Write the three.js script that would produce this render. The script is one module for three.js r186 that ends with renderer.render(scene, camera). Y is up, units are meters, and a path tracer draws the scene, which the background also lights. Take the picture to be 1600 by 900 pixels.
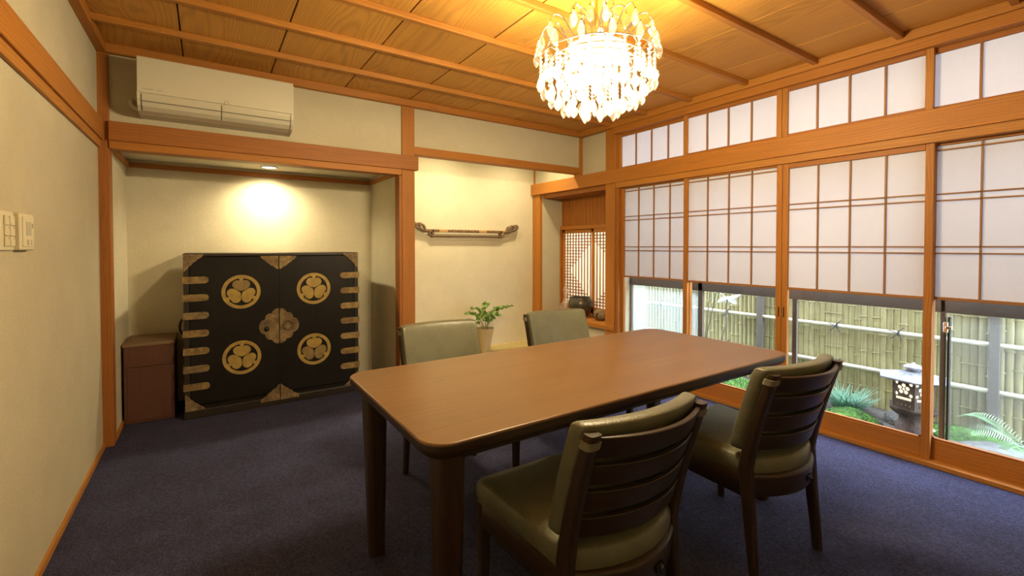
import * as THREE from 'three';
import { mergeGeometries, mergeVertices } from 'three/addons/utils/BufferGeometryUtils.js';
import { RoundedBoxGeometry } from 'three/addons/geometries/RoundedBoxGeometry.js';
import { RectAreaLightUniformsLib } from 'three/addons/lights/RectAreaLightUniformsLib.js';

// ---------------------------------------------------------------- camera, sky, exposure
RectAreaLightUniformsLib.init();
const scene = new THREE.Scene();
const renderer = new THREE.WebGLRenderer({ antialias: true });
renderer.toneMapping = THREE.LinearToneMapping;
renderer.toneMappingExposure = 1.0;
renderer.shadowMap.enabled = true;
renderer.shadowMap.type = THREE.PCFSoftShadowMap;

const FOCAL = 712.36;                                  // in pixels of the 1600 x 900 frame
const camera = new THREE.PerspectiveCamera(2 * Math.atan(450 / FOCAL) * 180 / Math.PI, 16 / 9, 0.05, 80);
const YAW = 0.591553, PITCH = -0.0196745;
camera.position.set(0, 1.2, 0);
camera.lookAt(Math.sin(YAW) * Math.cos(PITCH), 1.2 + Math.sin(PITCH), -Math.cos(YAW) * Math.cos(PITCH));
camera.setViewOffset(1600, 900, 0, 50.4, 1600, 900);   // shifted lens: upright lines stay upright

// an even, overcast sky above the small garden
scene.background = new THREE.Color().setRGB(13.2, 14.6, 17.0);

const LAMP_WARM = new THREE.Color().setRGB(1.0, 0.81, 0.47);
const CHANDELIER_POWER = 1.38;   // candela per bulb
const ALCOVE_POWER = 6.4;
const TOKONOMA_POWER = 8.5;

// ---------------------------------------------------------------- seeded helpers
function rng(seed) { let a = seed >>> 0; return () => { a = (a + 0x6D2B79F5) | 0; let t = Math.imul(a ^ (a >>> 15), 1 | a); t = (t + Math.imul(t ^ (t >>> 7), 61 | t)) ^ t; return ((t ^ (t >>> 14)) >>> 0) / 4294967296; }; }
const hash2 = (x, y, s) => { let h = Math.imul(x | 0, 374761393) + Math.imul(y | 0, 668265263) + Math.imul(s | 0, 2147483647 ^ 0x5bd1e995); h = Math.imul(h ^ (h >>> 13), 1274126177); return ((h ^ (h >>> 16)) >>> 0) / 4294967296; };
function vnoise(x, y, s = 1) {
  const x0 = Math.floor(x), y0 = Math.floor(y), fx = x - x0, fy = y - y0, u = fx * fx * (3 - 2 * fx), v = fy * fy * (3 - 2 * fy);
  const a = hash2(x0, y0, s), b = hash2(x0 + 1, y0, s), c = hash2(x0, y0 + 1, s), d = hash2(x0 + 1, y0 + 1, s);
  return a + (b - a) * u + (c - a) * v + (a - b - c + d) * u * v;
}
const fbm = (x, y, s, o = 4) => { let r = 0, a = 0.5, t = 0; for (let i = 0; i < o; i++) { r += a * vnoise(x, y, s + i * 17); t += a; a *= 0.5; x *= 2.03; y *= 2.01; } return r / t; };

function dataTex(w, h, fn, { srgb = true, sizeU = 1, sizeV = 1, mirror = true } = {}) {
  const d = new Uint8Array(w * h * 4);
  for (let j = 0; j < h; j++) for (let i = 0; i < w; i++) {
    const c = fn(i / w, j / h), o = (j * w + i) * 4;
    const [r, g, b] = typeof c === 'number' ? [c, c, c] : c;
    d[o] = Math.max(0, Math.min(255, r * 255)); d[o + 1] = Math.max(0, Math.min(255, g * 255)); d[o + 2] = Math.max(0, Math.min(255, b * 255)); d[o + 3] = 255;
  }
  const t = new THREE.DataTexture(d, w, h);
  t.magFilter = THREE.LinearFilter; t.minFilter = THREE.LinearMipmapLinearFilter; t.generateMipmaps = true;
  t.wrapS = t.wrapT = mirror ? THREE.MirroredRepeatWrapping : THREE.RepeatWrapping;
  t.repeat.set(1 / sizeU, 1 / sizeV);
  if (srgb) t.colorSpace = THREE.SRGBColorSpace;
  t.needsUpdate = true;
  return t;
}
// straight grain: 1.6 m along u, 0.3 m across v
const straightGrain = (x, y) => {
  const warp = fbm(x * 3, y * 4, 5, 3);
  const ring = 0.5 + 0.5 * Math.sin((y * 22 + warp * 5) * 6.283);
  const fine = fbm(x * 8, y * 190, 9, 3), pore = vnoise(x * 60, y * 500, 31);
  const k = 0.80 + 0.10 * ring * 0.8 + 0.16 * (fine - 0.5) - 0.06 * (pore > 0.82 ? 1 : 0) + 0.08 * (fbm(x * 2, y * 3, 77, 2) - 0.5);
  return [k * 1.02, k * 0.99, k * 0.95];
};
// flat-sawn grain with arched figure: 2.4 m along u, 0.5 m across v
const archedGrain = (x, y) => {
  const q = (y - 0.5) * 2, warp = fbm(x * 2.2, y * 2.5, 3, 3);
  const f = (x * 2.2 + warp * 2.4 + (1.0 - q * q) * 2.6) * 3.4;
  const ring = Math.pow(0.5 + 0.5 * Math.sin(f * 6.283), 2.2);
  const fine = fbm(x * 14, y * 160, 8, 3);
  const k = 0.92 - 0.075 * ring + 0.10 * (fine - 0.5) + 0.06 * (fbm(x * 3, y * 3, 41, 3) - 0.5);
  return [k * 1.02, k * 0.985, k * 0.93];
};
const T = {
  wood: dataTex(1024, 512, straightGrain, { sizeU: 1.6, sizeV: 0.3 }),
  woodBump: dataTex(512, 512, (x, y) => 0.5 + 0.5 * (fbm(x * 6, y * 180, 9, 3) - 0.5), { srgb: false, sizeU: 1.6, sizeV: 0.3 }),
  arched: dataTex(1024, 512, archedGrain, { sizeU: 2.4, sizeV: 0.5 }),
  plaster: dataTex(512, 512, (x, y) => { const k = 0.955 + 0.05 * (fbm(x * 9, y * 9, 4, 4) - 0.5) + 0.045 * (vnoise(x * 260, y * 260, 6) - 0.5); return [k, k * 0.997, k * 0.988]; }, { sizeU: 1.2, sizeV: 1.2 }),
  plasterBump: dataTex(512, 512, (x, y) => 0.5 + 0.5 * (fbm(x * 120, y * 120, 14, 3) - 0.5), { srgb: false, sizeU: 0.8, sizeV: 0.8 }),
  carpet: dataTex(1024, 1024, (x, y) => { const k = 0.72 + 0.42 * (vnoise(x * 420, y * 420, 21) - 0.5) + 0.26 * (vnoise(x * 160, y * 160, 22) - 0.5) + 0.18 * (fbm(x * 9, y * 9, 23, 3) - 0.5); return [k, k, k * 1.02]; }, { sizeU: 1.1, sizeV: 1.1 }),
  carpetBump: dataTex(512, 512, (x, y) => vnoise(x * 250, y * 250, 33), { srgb: false, sizeU: 0.6, sizeV: 0.6 }),
  leather: dataTex(512, 512, (x, y) => { const k = 0.90 + 0.12 * (fbm(x * 7, y * 7, 51, 3) - 0.5) + 0.06 * (vnoise(x * 150, y * 150, 52) - 0.5); return [k, k, k * 0.98]; }, { sizeU: 0.4, sizeV: 0.4 }),
  leatherBump: dataTex(512, 512, (x, y) => fbm(x * 90, y * 90, 54, 3), { srgb: false, sizeU: 0.35, sizeV: 0.35 }),
  lacquer: dataTex(512, 512, (x, y) => { const k = 0.80 + 0.35 * (fbm(x * 5, y * 5, 61, 4) - 0.5) + 0.2 * (fbm(x * 14, y * 120, 62, 3) - 0.5); return [k, k * 0.98, k * 0.95]; }, { sizeU: 0.9, sizeV: 0.9 }),
  gilt: dataTex(512, 512, (x, y) => { const a = fbm(x * 8, y * 8, 71, 4), b = vnoise(x * 110, y * 110, 72); const k = 0.70 + 0.5 * (a - 0.5) + 0.34 * (b - 0.5); return [k, k * (0.97 - 0.1 * (0.5 - a)), k * 0.92]; }, { sizeU: 0.3, sizeV: 0.3 }),
  giltSoft: dataTex(256, 256, (x, y) => { const a = fbm(x * 9, y * 9, 75, 4), k = 0.88 + 0.22 * (a - 0.5); return [k, k, k * 0.96]; }, { sizeU: 0.3, sizeV: 0.3 }),
  giltBump: dataTex(512, 512, (x, y) => { const q = fbm(x * 22, y * 22, 81, 3); return 0.5 + 0.5 * Math.sin(q * 40); }, { srgb: false, sizeU: 0.3, sizeV: 0.3 }),
  bamboo: dataTex(256, 512, (x, y) => { const k = 0.84 + 0.22 * (fbm(x * 4, y * 60, 91, 3) - 0.5) + 0.16 * (fbm(x * 8, y * 5, 92, 3) - 0.5); return [k, k, k * 0.94]; }, { sizeU: 0.5, sizeV: 0.3 }),
  moss: dataTex(512, 512, (x, y) => { const k = fbm(x * 60, y * 60, 101, 3), g = fbm(x * 6, y * 6, 102, 3); const m = 0.45 + 0.75 * (k - 0.3) + 0.3 * (g - 0.5); return [m * 0.82 + 0.12 * g, m, m * 0.62]; }, { sizeU: 0.7, sizeV: 0.7 }),
  mossBump: dataTex(512, 512, (x, y) => fbm(x * 70, y * 70, 103, 3), { srgb: false, sizeU: 0.7, sizeV: 0.7 }),
  stone: dataTex(512, 512, (x, y) => { const k = 0.72 + 0.5 * (fbm(x * 8, y * 8, 111, 5) - 0.5) + 0.3 * (vnoise(x * 90, y * 90, 112) - 0.5); return [k, k, k * 1.01]; }, { sizeU: 0.5, sizeV: 0.5 }),
  stoneBump: dataTex(512, 512, (x, y) => fbm(x * 26, y * 26, 113, 4), { srgb: false, sizeU: 0.5, sizeV: 0.5 }),
  tatami: dataTex(512, 512, (x, y) => { const k = 0.86 + 0.10 * Math.sin(y * 6.283 * 64) + 0.12 * (fbm(x * 40, y * 90, 121, 2) - 0.5); return [k, k * 0.99, k * 0.9]; }, { sizeU: 0.6, sizeV: 0.3 }),
  paper: dataTex(512, 512, (x, y) => { const k = 0.975 + 0.016 * (fbm(x * 9, y * 6, 131, 3) - 0.5) + 0.008 * (vnoise(x * 120, y * 60, 132) - 0.5); return [k, k, k]; }, { sizeU: 0.5, sizeV: 0.5 }),
};
// painted gold scrollwork on the carved rail: print only
T.scroll = dataTex(1024, 64, (x, y) => {
  const a = Math.sin(x * 6.283 * 26 + Math.sin(y * 6.283) * 1.6) + Math.cos(y * 6.283 * 2 + x * 80), n = fbm(x * 90, y * 6, 141, 3);
  const goldBand = Math.abs(x - 0.24) < 0.05 || Math.abs(x - 0.52) < 0.015 || Math.abs(x - 0.78) < 0.02;
  const g = goldBand ? 0.62 : (a + (n - 0.5) * 3 > 0.75 ? 0.50 : 0.08);
  return [0.34 + 0.56 * g, 0.235 + 0.50 * g, 0.15 + 0.30 * g];
}, { sizeU: 1, sizeV: 0.045, mirror: true });

const std = (o) => new THREE.MeshStandardMaterial({ side: THREE.DoubleSide, ...o });
const phys = (o) => new THREE.MeshPhysicalMaterial({ side: THREE.DoubleSide, ...o });
const lin = (r, g, b) => new THREE.Color().setRGB(r, g, b);
const woodMat = (r, g, b, rough = 0.45, tex = T.wood) => std({ color: lin(r, g, b), map: tex, bumpMap: T.woodBump, bumpScale: 0.0006, roughness: rough });
const M = {
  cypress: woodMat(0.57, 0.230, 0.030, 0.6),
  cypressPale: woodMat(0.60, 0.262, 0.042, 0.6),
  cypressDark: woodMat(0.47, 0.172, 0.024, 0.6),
  muntin: woodMat(0.44, 0.21, 0.065, 0.6),
  ceilingA: woodMat(0.70, 0.365, 0.072, 0.68, T.arched),
  ceilingB: woodMat(0.66, 0.34, 0.066, 0.68, T.arched),
  ceilingC: woodMat(0.73, 0.385, 0.078, 0.68, T.arched),
  ceilingBack: woodMat(0.10, 0.05, 0.02, 0.8),
  plaster: std({ color: lin(0.58, 0.535, 0.395), map: T.plaster, bumpMap: T.plasterBump, bumpScale: 0.0012, roughness: 0.95 }),
  plasterPale: std({ color: lin(0.70, 0.65, 0.50), map: T.plaster, bumpMap: T.plasterBump, bumpScale: 0.0012, roughness: 0.95 }),
  carpet: std({ color: lin(0.064, 0.071, 0.182), map: T.carpet, bumpMap: T.carpetBump, bumpScale: 0.004, roughness: 1.0 }),
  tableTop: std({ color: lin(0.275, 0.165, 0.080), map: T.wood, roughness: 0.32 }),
  darkWood: std({ color: lin(0.055, 0.030, 0.017), map: T.wood, roughness: 0.38 }),  // darker than the tabletop: includes painted shade for the table edge and legs
  chairWood: std({ color: lin(0.056, 0.036, 0.022), map: T.wood, roughness: 0.33 }),
  leather: std({ color: lin(0.185, 0.185, 0.125), map: T.leather, bumpMap: T.leatherBump, bumpScale: 0.0009, roughness: 0.38 }),
  band: std({ color: lin(0.26, 0.24, 0.19), map: T.leather, roughness: 0.5 }),
  lacquer: phys({ color: lin(0.016, 0.0135, 0.0115), map: T.lacquer, roughness: 0.45, specularIntensity: 0.6 }),
  lacquerEdge: std({ color: lin(0.040, 0.030, 0.022), map: T.lacquer, roughness: 0.4 }),
  gilt: std({ color: lin(0.60, 0.43, 0.17), map: T.gilt, bumpMap: T.giltBump, bumpScale: 0.0007, roughness: 0.42, metalness: 0.1 }),
  giltDull: std({ color: lin(0.46, 0.335, 0.175), map: T.gilt, bumpMap: T.giltBump, bumpScale: 0.0008, roughness: 0.5, metalness: 0.1 }),
  crest: std({ color: lin(0.60, 0.42, 0.13), map: T.giltSoft, roughness: 0.45, metalness: 0.2 }),
  crestDull: std({ color: lin(0.40, 0.28, 0.12), map: T.giltSoft, roughness: 0.5, metalness: 0.2 }),
  redwood: std({ color: lin(0.155, 0.062, 0.038), map: T.wood, roughness: 0.55 }),
  boxTop: std({ color: lin(0.30, 0.20, 0.12), map: T.wood, roughness: 0.6 }),
  acWhite: std({ color: lin(0.60, 0.565, 0.44), roughness: 0.45 }),
  acFlap: std({ color: lin(0.56, 0.525, 0.41), roughness: 0.35 }),
  acGap: std({ color: lin(0.16, 0.145, 0.11), roughness: 0.7 }),
  acGrey: std({ color: lin(0.40, 0.38, 0.32), roughness: 0.5 }),
  plastic: std({ color: lin(0.66, 0.61, 0.44), roughness: 0.5 }),
  plasticGrey: std({ color: lin(0.46, 0.43, 0.33), roughness: 0.5 }),
  paper: phys({ color: lin(0.575, 0.555, 0.575), map: T.paper, roughness: 1.0, transmission: 0.12, thickness: 0, specularIntensity: 0.2 }),
  paperCream: phys({ color: lin(0.80, 0.73, 0.50), map: T.paper, roughness: 1.0, transmission: 0.22, thickness: 0, specularIntensity: 0.2 }),
  glass: phys({ color: lin(0.97, 0.985, 0.98), roughness: 0.0, transmission: 1, thickness: 0, ior: 1.5 }),
  glassDusty: phys({ color: lin(0.92, 0.96, 0.98), roughness: 0.21, transmission: 1, thickness: 0, ior: 1.45, specularIntensity: 0.35 }),
  glassFilm: phys({ color: lin(0.70, 0.79, 0.86), roughness: 0.46, transmission: 1, thickness: 0, ior: 1.45, specularIntensity: 0.35 }),
  alu: std({ color: lin(0.15, 0.133, 0.11), roughness: 0.5, metalness: 0.3 }),
  rubber: std({ color: lin(0.02, 0.022, 0.02), roughness: 0.6 }),
  chrome: std({ color: lin(0.85, 0.82, 0.75), roughness: 0.18, metalness: 1 }),
  brass: std({ color: lin(0.85, 0.66, 0.34), roughness: 0.22, metalness: 1 }),
  crystal: phys({ color: lin(1, 0.99, 0.96), roughness: 0.20, transmission: 1, thickness: 0, ior: 1.6 }),
  bulb: std({ color: lin(1, 0.95, 0.85), emissive: lin(1.0, 0.86, 0.6), emissiveIntensity: 60, roughness: 0.4 }),
  bulbSmall: std({ color: lin(1, 0.95, 0.85), emissive: lin(1.0, 0.86, 0.6), emissiveIntensity: 26, roughness: 0.4 }),
  downGlow: std({ color: lin(1, 0.95, 0.85), emissive: lin(1.0, 0.88, 0.64), emissiveIntensity: 7, roughness: 0.5 }),
  white: std({ color: lin(0.8, 0.78, 0.72), roughness: 0.5 }),
  bamboo: std({ color: lin(0.41, 0.375, 0.20), map: T.bamboo, roughness: 0.5 }),
  bambooB: std({ color: lin(0.37, 0.34, 0.175), map: T.bamboo, roughness: 0.5 }),
  bambooC: std({ color: lin(0.45, 0.41, 0.23), map: T.bamboo, roughness: 0.5 }),
  bambooPale: std({ color: lin(0.74, 0.71, 0.62), map: T.bamboo, roughness: 0.45 }),
  greyPost: std({ color: lin(0.16, 0.15, 0.135), map: T.wood, roughness: 0.8 }),
  rope: std({ color: lin(0.05, 0.05, 0.055), roughness: 0.9 }),
  moss: std({ color: lin(0.22, 0.46, 0.17), map: T.moss, bumpMap: T.mossBump, bumpScale: 0.012, roughness: 1 }),
  soil: std({ color: lin(0.16, 0.145, 0.12), map: T.stone, bumpMap: T.stoneBump, bumpScale: 0.015, roughness: 1 }),
  stone: std({ color: lin(0.50, 0.51, 0.54), map: T.stone, bumpMap: T.stoneBump, bumpScale: 0.01, roughness: 0.85 }),
  stoneDark: std({ color: lin(0.16, 0.155, 0.145), map: T.stone, bumpMap: T.stoneBump, bumpScale: 0.01, roughness: 0.8 }),
  lanternRoof: std({ color: lin(0.46, 0.49, 0.56), map: T.stone, roughness: 0.45 }),
  lanternBody: std({ color: lin(0.15, 0.105, 0.08), map: T.stone, roughness: 0.7 }),
  lanternGlow: phys({ color: lin(0.92, 0.88, 0.8), roughness: 1, transmission: 0.5, thickness: 0, emissive: lin(1.0, 0.88, 0.72), emissiveIntensity: 1.1 }),
  grass: phys({ color: lin(0.13, 0.30, 0.20), roughness: 0.8, transmission: 0.3, thickness: 0 }),
  fern: phys({ color: lin(0.33, 0.55, 0.30), roughness: 0.8, transmission: 0.35, thickness: 0 }),
  paleLeaf: phys({ color: lin(0.72, 0.80, 0.74), roughness: 0.7, transmission: 0.3, thickness: 0 }),
  leaf: phys({ color: lin(0.19, 0.34, 0.065), roughness: 0.7, transmission: 0.3, thickness: 0 }),
  stem: std({ color: lin(0.16, 0.17, 0.07), roughness: 0.8 }),
  twig: std({ color: lin(0.17, 0.15, 0.11), roughness: 0.9 }),
  clay: std({ color: lin(0.50, 0.41, 0.235), map: T.plaster, bumpMap: T.plasterBump, bumpScale: 0.002, roughness: 0.8 }),
  glaze: std({ color: lin(0.115, 0.105, 0.075), map: T.stone, roughness: 0.28 }),
  carvedStone: std({ color: lin(0.36, 0.26, 0.15), map: T.stone, bumpMap: T.stoneBump, bumpScale: 0.006, roughness: 0.8 }),
  tray: std({ color: lin(0.14, 0.045, 0.025), roughness: 0.3 }),
  decanter: phys({ color: lin(0.97, 0.94, 0.92), roughness: 0.28, transmission: 0.9, thickness: 0, ior: 1.6 }),
  tatami: std({ color: lin(0.64, 0.52, 0.27), map: T.tatami, roughness: 0.8 }),
  borderDark: std({ color: lin(0.16, 0.10, 0.05), roughness: 0.9 }),
  borderPale: std({ color: lin(0.66, 0.54, 0.30), roughness: 0.9 }),
  carved: std({ color: lin(0.20, 0.125, 0.072), map: T.wood, roughness: 0.55 }),
  carvedRail: std({ color: lin(1, 1, 1), map: T.scroll, roughness: 0.45 }),
  concrete: std({ color: lin(0.45, 0.44, 0.42), map: T.stone, roughness: 0.9 }),
};

// ---------------------------------------------------------------- object helpers
const taken = new Map();
function numbered(name) { const n = taken.get(name) ?? 0; taken.set(name, n + 1); return n ? `${name}_${String(n).padStart(3, '0')}` : name; }
function thing(name, label, category, [x, y, z] = [0, 0, 0], turn = 0, group) {
  const o = new THREE.Group(); o.name = numbered(name); o.position.set(x, y, z); o.rotation.y = turn;
  o.userData = { label, category }; if (group) o.userData.group = group;
  scene.add(o); return o;
}
function part(name, geo, mat, parent, label) {
  const m = new THREE.Mesh(Array.isArray(geo) ? merge(geo) : geo, mat);
  m.name = name; m.castShadow = m.receiveShadow = true; if (label) m.userData.label = label;
  parent.add(m); return m;
}
function single(name, geo, mat, label, category, group) {
  const m = part(numbered(name), geo, mat, scene); m.userData = { label, category }; if (group) m.userData.group = group; return m;
}
function struct(name, geo, mat, label, category) { const m = part(name, geo, mat, scene); m.userData = { label, category, kind: 'structure' }; return m; }
function structGroup(name, label, category) { const o = new THREE.Group(); o.name = name; o.userData = { label, category, kind: 'structure' }; scene.add(o); return o; }

// ---------------------------------------------------------------- geometry helpers
let uvSeed = 7;
function metricUV(geo, grain = 'x', shift = true) {
  const g = geo.index ? geo.toNonIndexed() : geo, p = g.attributes.position, uv = new Float32Array(p.count * 2);
  const r = rng(uvSeed++), ou = shift ? r() * 3 : 0, ov = shift ? r() * 3 : 0;
  const a = new THREE.Vector3(), b = new THREE.Vector3(), c = new THREE.Vector3(), n = new THREE.Vector3(), e = new THREE.Vector3();
  const gi = 'xyz'.indexOf(grain);
  for (let i = 0; i < p.count; i += 3) {
    a.fromBufferAttribute(p, i); b.fromBufferAttribute(p, i + 1); c.fromBufferAttribute(p, i + 2);
    n.subVectors(b, a).cross(e.subVectors(c, a));
    const m = [Math.abs(n.x), Math.abs(n.y), Math.abs(n.z)], k = m.indexOf(Math.max(...m));
    const axes = [0, 1, 2].filter((q) => q !== k);
    const [iu, iv] = k === gi ? axes : [gi, axes.find((q) => q !== gi)];
    [a, b, c].forEach((v, j) => { uv[(i + j) * 2] = v.getComponent(iu) + ou; uv[(i + j) * 2 + 1] = v.getComponent(iv) + ov; });
  }
  g.setAttribute('uv', new THREE.BufferAttribute(uv, 2));
  return g;
}
function merge(list) {
  const l = list.map((g) => { const q = g.index ? g.toNonIndexed() : g.clone(); for (const k of Object.keys(q.attributes)) if (!['position', 'normal', 'uv'].includes(k)) q.deleteAttribute(k); if (!q.attributes.uv) q.setAttribute('uv', new THREE.BufferAttribute(new Float32Array(q.attributes.position.count * 2), 2)); if (!q.attributes.normal) q.computeVertexNormals(); return q; });
  return l.length === 1 ? l[0] : mergeGeometries(l);
}
function box(x0, x1, y0, y1, z0, z1, grain = 'x', bev = 0) {
  const w = x1 - x0, h = y1 - y0, d = z1 - z0;
  const g = bev > 0 ? new RoundedBoxGeometry(w, h, d, 1, Math.min(bev, w / 2.1, h / 2.1, d / 2.1)) : new THREE.BoxGeometry(w, h, d);
  g.translate((x0 + x1) / 2, (y0 + y1) / 2, (z0 + z1) / 2);
  return metricUV(g, grain);
}
// rings of equal length -> closed skin with caps
function loft(rings, grain = 'y', caps = true) {
  const n = rings[0].length, pos = [], idx = [];
  rings.forEach((r) => r.forEach((v) => pos.push(v[0], v[1], v[2])));
  for (let i = 0; i + 1 < rings.length; i++) for (let j = 0; j < n; j++) { const a = i * n + j, b = i * n + (j + 1) % n, c = a + n, d = b + n; idx.push(a, b, c, b, d, c); }
  const g = new THREE.BufferGeometry(); g.setAttribute('position', new THREE.Float32BufferAttribute(pos, 3)); g.setIndex(idx); g.computeVertexNormals();
  const parts = [g.toNonIndexed()];
  if (caps) for (const [r, flip] of [[rings[0], false], [rings[rings.length - 1], true]]) {
    const c = [0, 1, 2].map((k) => r.reduce((s, v) => s + v[k], 0) / n), q = [];
    for (let j = 0; j < n; j++) { const a = r[j], b = r[(j + 1) % n]; q.push(...c, ...(flip ? a : b), ...(flip ? b : a)); }
    const cg = new THREE.BufferGeometry(); cg.setAttribute('position', new THREE.Float32BufferAttribute(q, 3)); cg.computeVertexNormals(); parts.push(cg);
  }
  parts.forEach((q) => { if (!q.attributes.uv) q.setAttribute('uv', new THREE.BufferAttribute(new Float32Array(q.attributes.position.count * 2), 2)); });
  return metricUV(parts.length > 1 ? mergeGeometries(parts) : parts[0], grain);
}
function roundRect(cx, cz, w, d, r, y, seg = 4) {       // horizontal ring, counter-clockwise from above so that skins face out
  const o = []; r = Math.min(r, w / 2 - 1e-4, d / 2 - 1e-4);
  for (const [sx, sz, a0] of [[1, -1, -90], [1, 1, 0], [-1, 1, 90], [-1, -1, 180]]) for (let k = 0; k <= seg; k++) {
    const a = (a0 + 90 * k / seg) * Math.PI / 180; o.push([cx + sx * (w / 2 - r) + Math.cos(a) * r, y, cz + sz * (d / 2 - r) + Math.sin(a) * r]);
  }
  return o.reverse();
}
const limb = (stops, grain = 'y', seg = 3) => loft(stops.map(([x, y, z, w, d, r]) => roundRect(x, z, w, d, r, y, seg)), grain);
function softBox(w, h, d, r, nx, ny, nz, shape) {
  const g0 = new THREE.BoxGeometry(2, 2, 2, nx, ny, nz); g0.deleteAttribute('uv'); g0.deleteAttribute('normal');
  const g = mergeVertices(g0, 1e-5), p = g.attributes.position, v = new THREE.Vector3(), q = new THREE.Vector3();
  const ease = (t) => Math.sign(t) * (1 - Math.pow(1 - Math.abs(t), 1.7));
  for (let i = 0; i < p.count; i++) {
    v.set(ease(p.getX(i)) * w / 2, ease(p.getY(i)) * h / 2, ease(p.getZ(i)) * d / 2);
    q.set(THREE.MathUtils.clamp(v.x, -w / 2 + r, w / 2 - r), THREE.MathUtils.clamp(v.y, -h / 2 + r, h / 2 - r), THREE.MathUtils.clamp(v.z, -d / 2 + r, d / 2 - r));
    const o = v.clone().sub(q); if (o.length() > 1e-6) { o.setLength(r); v.copy(q).add(o); }
    if (shape) shape(v); p.setXYZ(i, v.x, v.y, v.z);
  }
  g.computeVertexNormals(); return metricUV(g, 'x');
}
const lathe = (pts, seg = 24, start = 0, len = Math.PI * 2) => new THREE.LatheGeometry(pts.map(([x, y]) => new THREE.Vector2(x, y)), seg, start, len);
const tube = (pts, r, seg = 16, rad = 6, closed = false) => new THREE.TubeGeometry(new THREE.CatmullRomCurve3(pts.map((p) => new THREE.Vector3(...p)), closed), seg, r, rad, closed);
const cyl = (r0, r1, y0, y1, seg = 16) => new THREE.CylinderGeometry(r1, r0, y1 - y0, seg).translate(0, (y0 + y1) / 2, 0);
const extrude = (shape, depth, bev = 0, curve = 10) => metricUV(new THREE.ExtrudeGeometry(shape, { depth: depth - (bev ? bev : 0), bevelEnabled: bev > 0, bevelSize: bev, bevelThickness: bev, bevelSegments: 1, curveSegments: curve }), 'x');
// ---------------------------------------------------------------- the room
const XL = -0.52, XR = 3.32, ZB = -3.61, ZF = 1.0, YC = 2.40;
struct('floor', box(XL - 0.1, 3.40, -0.12, 0, -4.6, ZF + 0.1, 'x'), M.carpet, 'dark navy blue carpet covering the whole room floor', 'floor');

// ceiling: long boards laid side by side above thin battens, with a dark gap at each lap
{
  const c = structGroup('ceiling', 'orange-brown wooden ceiling of long boards on thin battens', 'ceiling');
  part('backing', box(XL - 0.1, 3.85, YC + 0.012, YC + 0.10, -4.7, ZF + 0.1), M.ceilingBack, c);
  const joints = [-0.60, -0.105, 0.388, 0.883, 1.392, 1.905, 2.43, 2.945, 3.40];
  for (let i = 0; i + 1 < joints.length; i++)
    part('ceiling_board', box(joints[i] + 0.004, joints[i + 1] - 0.004, YC, YC + 0.012, ZB - 0.05, ZF + 0.05, 'z', 0.002), [M.ceilingA, M.ceilingB, M.ceilingC][(i * 2 + 1) % 3], c);
  for (const z of [-3.165, -2.715, -2.265, -1.81, -1.36, -0.93, -0.49, -0.05, 0.40])
    part('batten', box(XL, 3.30, YC - 0.034, YC, z - 0.016, z + 0.016, 'x', 0.004), M.cypressPale, c);
}
// walls
struct('wall_left', box(XL - 0.1, XL, 0, YC + 0.02, -3.70, ZF + 0.1, 'z'), M.plaster, 'plain cream plaster wall with the wall controller', 'wall');
struct('wall_front', box(XL - 0.1, 3.5, 0, YC + 0.02, ZF, ZF + 0.1, 'x'), M.plaster, 'cream plaster wall closing the near end of the room', 'wall');
{
  const w = structGroup('wall_back', 'cream plaster wall above the cabinet alcove and the display alcove', 'wall');
  part('plaster_panel', box(XL, 1.34, 1.93, YC + 0.02, ZB - 0.08, ZB, 'x'), M.plaster, w);
  part('plaster_panel', box(1.43, 3.33, 2.02, YC + 0.02, ZB - 0.08, ZB, 'x'), M.plaster, w);
}
{
  const w = structGroup('wall_alcove', 'pale plaster walls and ceiling inside the cabinet alcove', 'wall');
  part('side_panel', box(-0.62, -0.48, 0, 1.90, -4.47, -3.66, 'z'), M.plasterPale, w);
  part('side_panel', box(1.315, 1.45, 0, YC + 0.02, -4.55, -3.69, 'z'), M.plasterPale, w);
  part('back_panel', box(-0.62, 1.45, 0, 1.95, -4.47, -4.37, 'x'), M.plasterPale, w);
  part('soffit', box(-0.62, 1.45, 1.845, 1.95, -4.47, ZB - 0.08, 'x'), M.plasterPale, w);
}
{
  const w = structGroup('wall_tokonoma', 'pale plaster walls of the tall display alcove', 'wall');
  part('back_panel', box(1.44, 3.75, 0, YC + 0.02, -4.55, -4.45, 'x'), M.plasterPale, w);
}
{
  const w = structGroup('wall_right', 'cream plaster panels around the lattice window niche', 'wall');
  part('upper_panel', box(XR, 3.45, 1.93, YC + 0.02, -4.55, -3.15, 'z'), M.plaster, w);
  part('lower_panel', box(XR, 3.42, 0, 0.375, -4.55, -3.15, 'z'), M.plasterPale, w);
  part('niche_side', box(3.325, 3.74, 0.36, 1.935, -4.46, -4.298, 'x'), M.plaster, w);
  part('niche_side', box(3.345, 3.74, 0.36, 1.935, -3.20, -3.10, 'x'), M.plaster, w);
  part('near_panel', box(XR, 3.45, 0, YC + 0.02, 0.0, ZF + 0.1, 'z'), M.plaster, w);
  part('head_panel', box(3.36, 3.45, 2.34, YC + 0.02, -3.15, 0.05, 'z'), M.plaster, w);
}
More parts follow.
